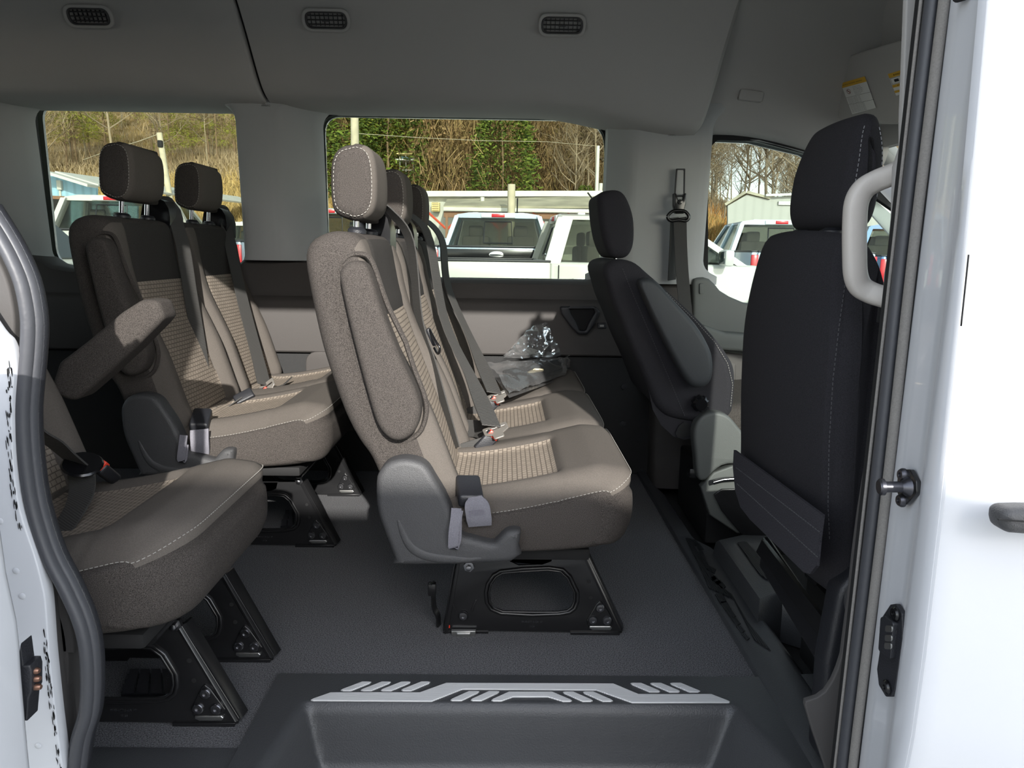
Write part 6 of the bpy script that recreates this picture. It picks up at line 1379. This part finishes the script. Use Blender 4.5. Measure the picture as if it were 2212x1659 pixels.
v = P(129, 400, Ys - 0.15); box('meter_box', tuple(v), (0.12, 0.1, 0.25), 'roofw', bs, 0.01); tube('conduit', [P(129, 404, Ys - 0.12), P(131, 428, Ys - 0.12)], 0.03, 'roofw', bs, 6)
# hut on the hill
Yh = 34.0; hu = empty('hillside_hut', P(885, 380, Yh)); tag(hu, 'small raised wooden hut on posts among the trees up the hill', 'hut')
def hb(name, a0, b0, a1, b1, m, dy=0.0, dp=0.15):
    v0, v1 = P(a0, b0, Yh + dy), P(a1, b1, Yh + dy); return box(name, ((v0.x + v1.x) / 2, Yh + dy, (v0.z + v1.z) / 2), (abs(v1.x - v0.x), dp, abs(v0.z - v1.z)), m, hu, 0.01)
hb('hut_wall', 868, 340, 898, 350, 'bwall', 0.6, 0.8); hb('roof_edge', 862, 335, 900, 338, 'yellow', 0.3, 1.6); hb('chimney_box', 885, 324, 898, 334, 'yellow', 0.6, 0.4); hb('deck_floor', 858, 347, 900, 350.5, 'roofw', 0, 1.4); hb('lower_deck', 872, 369, 896, 371, 'roofw', 0, 1.0); hb('lower_wall', 872, 358, 895, 369, 'yellow', 0.7, 0.3)
for px in (864, 877, 893): hb('deck_post', px - 0.8, 336, px + 0.8, 372, 'roofw', -0.5, 0.08)
# poles and wires
def pole(px0, py0, px1, py1, Y, r0, label, m='wood', name='utility_pole'):
    t = P(px1, py1, Y); b = P(px0, py0, Y); k = (b.z - hill_z(b.x, Y) + 0.6); d = (b - t).normalized(); b2 = b + d * max(0, k)
    o = empty(name, b2); tag(o, label, 'pole'); tube('shaft', [b2, t], [r0 * 1.15, r0 * 0.9], m, o, 10); return o, t
o, t = pole(367, 430, 344, 287, 24, 0.10, 'pale leaning utility pole on the slope behind the rear headrests')
box('crossarm', (t.x + 0.05, t.y - 0.1, t.z - 0.35), (0.16, 0.1, 0.22), 'matt', o, 0.03)
wq = tube('wire', [P(344, 289, 24), P(300, 305, 25), P(250, 320, 26), P(180, 345, 28)], 0.012, 'wood', o, 5)
tall, _t = pole(768, 420, 764, 100, 19, 0.105, 'tall pale utility pole above the three-seat bench headrest')
pole(1289, 405, 1292, 315, 30, 0.08, 'thin white pole near the right end of the middle window', 'roofw', 'white_pole'); pole(1297, 412, 1298, 396, 27, 0.08, 'short white stub pole above the white building roof', 'roofw', 'white_pole')
tube('wire', [P(768, 150, 19), P(480, 222, 20), P(300, 228, 20.5), P(150, 234, 21), P(20, 245, 22)], 0.007, 'wood', tall, 5)
tube('wire', [P(768, 288, 19), P(900, 297, 21), P(1045, 304, 24), P(1180, 306, 26), P(1292, 316, 30)], 0.007, 'wood', tall, 5)
v = P(74, 242, 16); o = empty('street_lamp', v); tag(o, 'dark lamp head hanging in the corner of the rear side window', 'lamp'); tube('lamp_arm', [P(20, 236, 16), P(60, 240, 16)], 0.03, 'matt', o, 6); box('lamp_head', tuple(v), (0.30, 0.14, 0.07), 'matt', o, 0.02); tube('lamp_post', [P(20, 236, 16), Vector((P(20, 236, 16).x, 16, -0.6))], 0.07, 'matt', o, 8)

# ---------------------------------------------------------------- trees: shared meshes, every tree its own object
tr = random.Random(11)
def bare_mesh(h, seed, twigs=1500):
    r = random.Random(seed); vs = []; fs = []; tv = []; tf = []
    def add(pts, rads, n):
        a, b = tube_data(pts, rads, n, False); o = len(vs); vs.extend(a); fs.extend([tuple(i + o for i in f) for f in b])
    lean_ = Vector((r.uniform(-0.06, 0.06), r.uniform(-0.05, 0.05), 1)); pts = [Vector((0, 0, -0.4))]
    for i in range(7): pts.append(pts[-1] + (lean_ + Vector((r.uniform(-.05, .05), r.uniform(-.05, .05), 0))) * h / 7)
    add(pts, [0.0072 * h * (1 - 0.12 * i) for i in range(8)], 7)
    tips = []
    for k in range(16):
        t = r.uniform(0.28, 0.98); i = min(6, int(t * 7)); p = pts[i].lerp(pts[i + 1], t * 7 - i); a = r.uniform(0, 2 * PI); L_ = h * r.uniform(0.14, 0.30) * (1.25 - t * 0.6)
        d = Vector((math.cos(a), math.sin(a), r.uniform(0.35, 1.0))).normalized(); q = [p]
        for s in range(4): d = (d + Vector((r.uniform(-.3, .3), r.uniform(-.3, .3), r.uniform(-.05, .35)))).normalized(); q.append(q[-1] + d * L_ / 4)
        add(q, [0.0042 * h * (1 - 0.2 * s) for s in range(5)], 4); tips += q[1:]
        for s in range(3):
            b = q[r.randint(1, 4)]; d2 = (d + Vector((r.uniform(-1, 1), r.uniform(-1, 1), r.uniform(-.2, .8)))).normalized(); e = b + d2 * L_ * 0.45; add([b, b.lerp(e, .5) + Vector((0, 0, .05)), e], [0.0022 * h, 0.0015 * h, 0.0008 * h], 3); tips.append(e)
    for k in range(twigs):
        p = r.choice(tips) + Vector((r.gauss(0, .05), r.gauss(0, .05), r.gauss(0, .05))) * h * 0.5; d = Vector((r.uniform(-1, 1), r.uniform(-1, 1), r.uniform(-.3, 1.2))).normalized(); l_ = h * r.uniform(0.03, 0.08); w_ = 0.0007 * h
        s = d.orthogonal().normalized() * w_; o = len(tv); tv += [p - s, p + s, p + d * l_ + s * .4, p + d * l_ - s * .4]; tf.append((o, o + 1, o + 2, o + 3))
    return (vs, fs), (tv, tf)
def clump_mesh(h, seed, kind):
    """trunk and foliage (leaf blades) of an evergreen, a pine or a vine-hung tree"""
    r = random.Random(seed); a, b = tube_data([(0, 0, -0.4), (r.uniform(-.1, .1), 0, h * .5), (r.uniform(-.3, .3), r.uniform(-.2, .2), h)], [0.008 * h, 0.006 * h, 0.002 * h], 7, False); tv = []; tf = []
    def blade(p, d, l_, w_):
        s = d.cross(Vector((r.uniform(-1, 1), r.uniform(-1, 1), r.uniform(-1, 1)))).normalized() * w_; o = len(tv); tv.extend([p - s * .5, p + s * .5, p + d * l_ + s * .35, p + d * l_ - s * .35]); tf.append((o, o + 1, o + 2, o + 3))
    if kind == 'pine':
        for c in range(26):
            z = h * r.uniform(0.22, 1.0); rad = h * 0.20 * (1.15 - z / h) + 0.4; t = r.uniform(0, 2 * PI); cx, cy = math.cos(t) * rad * r.uniform(.4, 1.1), math.sin(t) * rad * r.uniform(.4, 1.1)
            e = Vector((cx, cy, z)); o = len(a); v2, f2 = tube_data([(0, 0, z - 0.25), e], [0.0025 * h, 0.001 * h], 3, False); a.extend(v2); b.extend([tuple(i + o for i in f) for f in f2])
            for k in range(110):
                p = e + Vector((r.gauss(0, .5), r.gauss(0, .5), r.gauss(0, .22))); d = Vector((r.uniform(-1, 1), r.uniform(-1, 1), r.uniform(-.2, .9))).normalized(); blade(p, d, r.uniform(.12, .28), r.uniform(.016, .04))
    elif kind == 'evergreen':
        for k in range(5200):
            z = h * (r.random() ** 0.8) * 0.98 + 0.05; rad = h * 0.24 * math.sqrt(max(0.02, 1 - (2 * z / h - 0.75) ** 2 * 0.62)) * (1 + 0.35 * noise.noise(Vector((math.cos(k) * 1.7, math.sin(k) * 1.7, z * .9 + seed)))); t = r.uniform(0, 2 * PI); q = rad * r.uniform(.72, 1.06)
            d = Vector((math.cos(t) + r.uniform(-.7, .7), math.sin(t) + r.uniform(-.7, .7), r.uniform(-.6, .5))).normalized(); blade(Vector((math.cos(t) * q, math.sin(t) * q, z)), d, r.uniform(.09, .22), r.uniform(.05, .10))
    else:
        cols = [(r.gauss(0, h * .10), r.gauss(0, h * .08), r.uniform(.6, 1.0) * h) for _ in range(9)]
        for k in range(4200):
            cx, cy, cz = r.choice(cols); z = cz * r.random() ** .8; s_ = 0.3 + 0.35 * (1 - z / h); p = Vector((cx + r.gauss(0, s_), cy + r.gauss(0, s_), z)); d = Vector((r.gauss(0, .35), r.gauss(0, .35), -1 if r.random() < .6 else .6)).normalized(); blade(p, d, r.uniform(.2, .7), r.uniform(.010, .028))
        for k in range(1500):
            cx, cy, cz = r.choice(cols[:5]); z = cz * r.uniform(.3, 1.0); p = Vector((cx + r.gauss(0, .5), cy + r.gauss(0, .5), z)); d = Vector((r.uniform(-1, 1), r.uniform(-1, 1), r.uniform(-.5, .5))).normalized(); blade(p, d, r.uniform(.08, .2), r.uniform(.05, .11))
    return (a, b), (tv, tf)
def me_of(name, d, m):
    me = bpy.data.meshes.new(name); me.from_pydata([tuple(v) for v in d[0]], [], d[1]); me.update(); me.materials.append(M[m]); return me
KIND = {'bare': [], 'pine': [], 'evergreen': [], 'vine': []}
for s in range(4):
    w_, t_ = bare_mesh(11.0, 20 + s); KIND['bare'].append((me_of('trunk', w_, 'bark_grey'), me_of('twigs', t_, 'twig'), 'twigs'))
for s in range(3):
    w_, t_ = clump_mesh(12.0, 40 + s, 'pine'); KIND['pine'].append((me_of('trunk', w_, 'bark_brown'), me_of('foliage', t_, 'needle'), 'foliage'))
    w_, t_ = clump_mesh(6.5, 50 + s, 'evergreen'); KIND['evergreen'].append((me_of('trunk', w_, 'bark_brown'), me_of('foliage', t_, 'leaf_green' if s != 1 else 'leaf_olive'), 'foliage'))
    w_, t_ = clump_mesh(9.0, 60 + s, 'vine'); KIND['vine'].append((me_of('trunk', w_, 'bark_brown'), me_of('vines', t_, 'vine'), 'vines'))
TL = {'bare': ('bare_tree', 'bare grey-brown tree in the winter woodland on the hill', 'bare trees on the hill'), 'pine': ('pine_tree', 'yellow-green pine in the winter woodland on the hill', 'pines on the hill'),
      'evergreen': ('evergreen_tree', 'bushy green tree among the bare woodland on the hill', 'bushy green trees on the hill'), 'vine': ('vine_hung_tree', 'tree smothered in brown hanging vines on the hill', 'vine-hung trees on the hill')}
def tree(kind, x, y, s=1.0, rz=None, label=None, v=None):
    nm, lab, gr = TL[kind]; k = KIND[kind]; k = k[tr.randrange(len(k)) if v is None else v]
    o = empty(nm, (x, y, hill_z(x, y) - 0.1), label or lab, 'tree', None if label else gr, rz=tr.uniform(0, 6.28) if rz is None else rz); o.scale = (s * tr.uniform(.9, 1.1), s * tr.uniform(.9, 1.1), s)
    for me, n in ((k[0], 'trunk'), (k[1], k[2])):
        c = bpy.data.objects.new(n, me); COL.objects.link(c); c.parent = o
    return o
# named ones the photo singles out
def px_tree(kind, px, Y, s, label, v=None): x = P(px, 500, Y).x; return tree(kind, x, Y, s, 0.3, label, v)
px_tree('evergreen', 1085, 31, 0.85, 'dark green bushy evergreen standing alone above the white building roof', 0)
px_tree('bare', 1655, 36, 1.1, 'stout pale bare tree leaning in the driver window', 1)
px_tree('evergreen', 1262, 30, 0.34, 'low green bush near the right end of the middle window', 2)
for i in range(16):      # green and brown mass left of the middle window
    x = tr.uniform(-10.0, -2.5); y = tr.uniform(33, 44); tree('evergreen' if i % 2 == 0 else 'vine', x, y, tr.uniform(0.8, 1.35), v=1 if i % 4 == 0 else None)
for i in range(18):
    x = tr.uniform(-3.5, 5.0); y = tr.uniform(33, 46); tree('vine', x, y, tr.uniform(0.5, 1.0))
for i in range(120):
    y = 38 + 34 * tr.random() ** 1.1; x = tr.uniform(-0.78, 0.62) * y
    if x < -0.18 * y: k = 'pine' if tr.random() < 0.55 else 'bare'
    elif x < 0.20 * y: k = tr.choice(['vine', 'bare', 'bare', 'evergreen', 'pine'])
    else: k = 'bare'
    tree(k, x, y, tr.uniform(0.45, 0.95))
for i in range(46):      # thin bare woodland on the right, seen through the driver window
    y = tr.uniform(30, 60); x = tr.uniform(0.26, 0.66) * y; tree('bare', x, y, tr.uniform(0.45, 1.0))
for i in range(20):
    y = tr.uniform(34, 44); x = tr.uniform(-0.75, -0.30) * y; tree('bare' if tr.random() < 0.6 else 'pine', x, y + 3, tr.uniform(0.4, 0.8))
for i in range(18):
    tree('bare', tr.uniform(1.5, 6.0), tr.uniform(31, 36), tr.uniform(0.5, 0.8))
# dry grass and brush: nobody could count it
def brush(name, n, area, m, l0, l1, w0, label, seed, hmul=lambda x, y: 1.0):
    r = random.Random(seed); vs = []; fs = []
    while len(fs) < n:
        x, y = area(r); z = hill_z(x, y); c = hmul(x, y)
        d = Vector((r.gauss(0, .45), r.gauss(0, .45), 1)).normalized(); l_ = r.uniform(l0, l1) * c; s = Vector((r.uniform(-1, 1), r.uniform(-.3, .3), 0)).normalized() * w0 * r.uniform(.6, 1.4); p = Vector((x, y, z - .05 + (r.random() ** 2) * c * l1 * 0.8)); o = len(vs)
        vs += [p - s, p + s, p + d * l_ + s * .3, p + d * l_ - s * .3]; fs.append((o, o + 1, o + 2, o + 3))
    me = bpy.data.meshes.new(name); me.from_pydata([tuple(v) for v in vs], [], fs); me.update(); o = link(name, me, m, None, False)
    return tag(o, label, 'undergrowth', None, 'stuff')
brush('dry_grass', 70000, lambda r: (lambda y: (r.uniform(-0.78, -0.20) * y, y))(r.uniform(27, 37)), 'straw', .18, .5, .016, 'tall straw-coloured dry grass on the slope behind the blue shed', 1)
brush('brambles', 90000, lambda r: (lambda y: (r.uniform(-0.27, 0.30) * y, y))(25.5 + 11 * r.random() ** 1.4), 'brush', .15, .5, .018, 'tangled brown brambles on the slope behind the white building', 2, lambda x, y: 1.0 + 0.8 * noise.noise(Vector((x * .35, y * .35, 3))))
brush('undergrowth', 70000, lambda r: (lambda y: (r.uniform(-0.8, 0.68) * y, y))(r.uniform(36, 62)), 'twig', .2, .6, .016, 'pale winter undergrowth between the trees', 3)
brush('dead_leaves', 20000, lambda r: (lambda y: (r.uniform(0.24, 0.66) * y, y))(r.uniform(27, 40)), 'rust', .15, .45, .02, 'rusty dead grass beneath the trees in the driver window', 4)
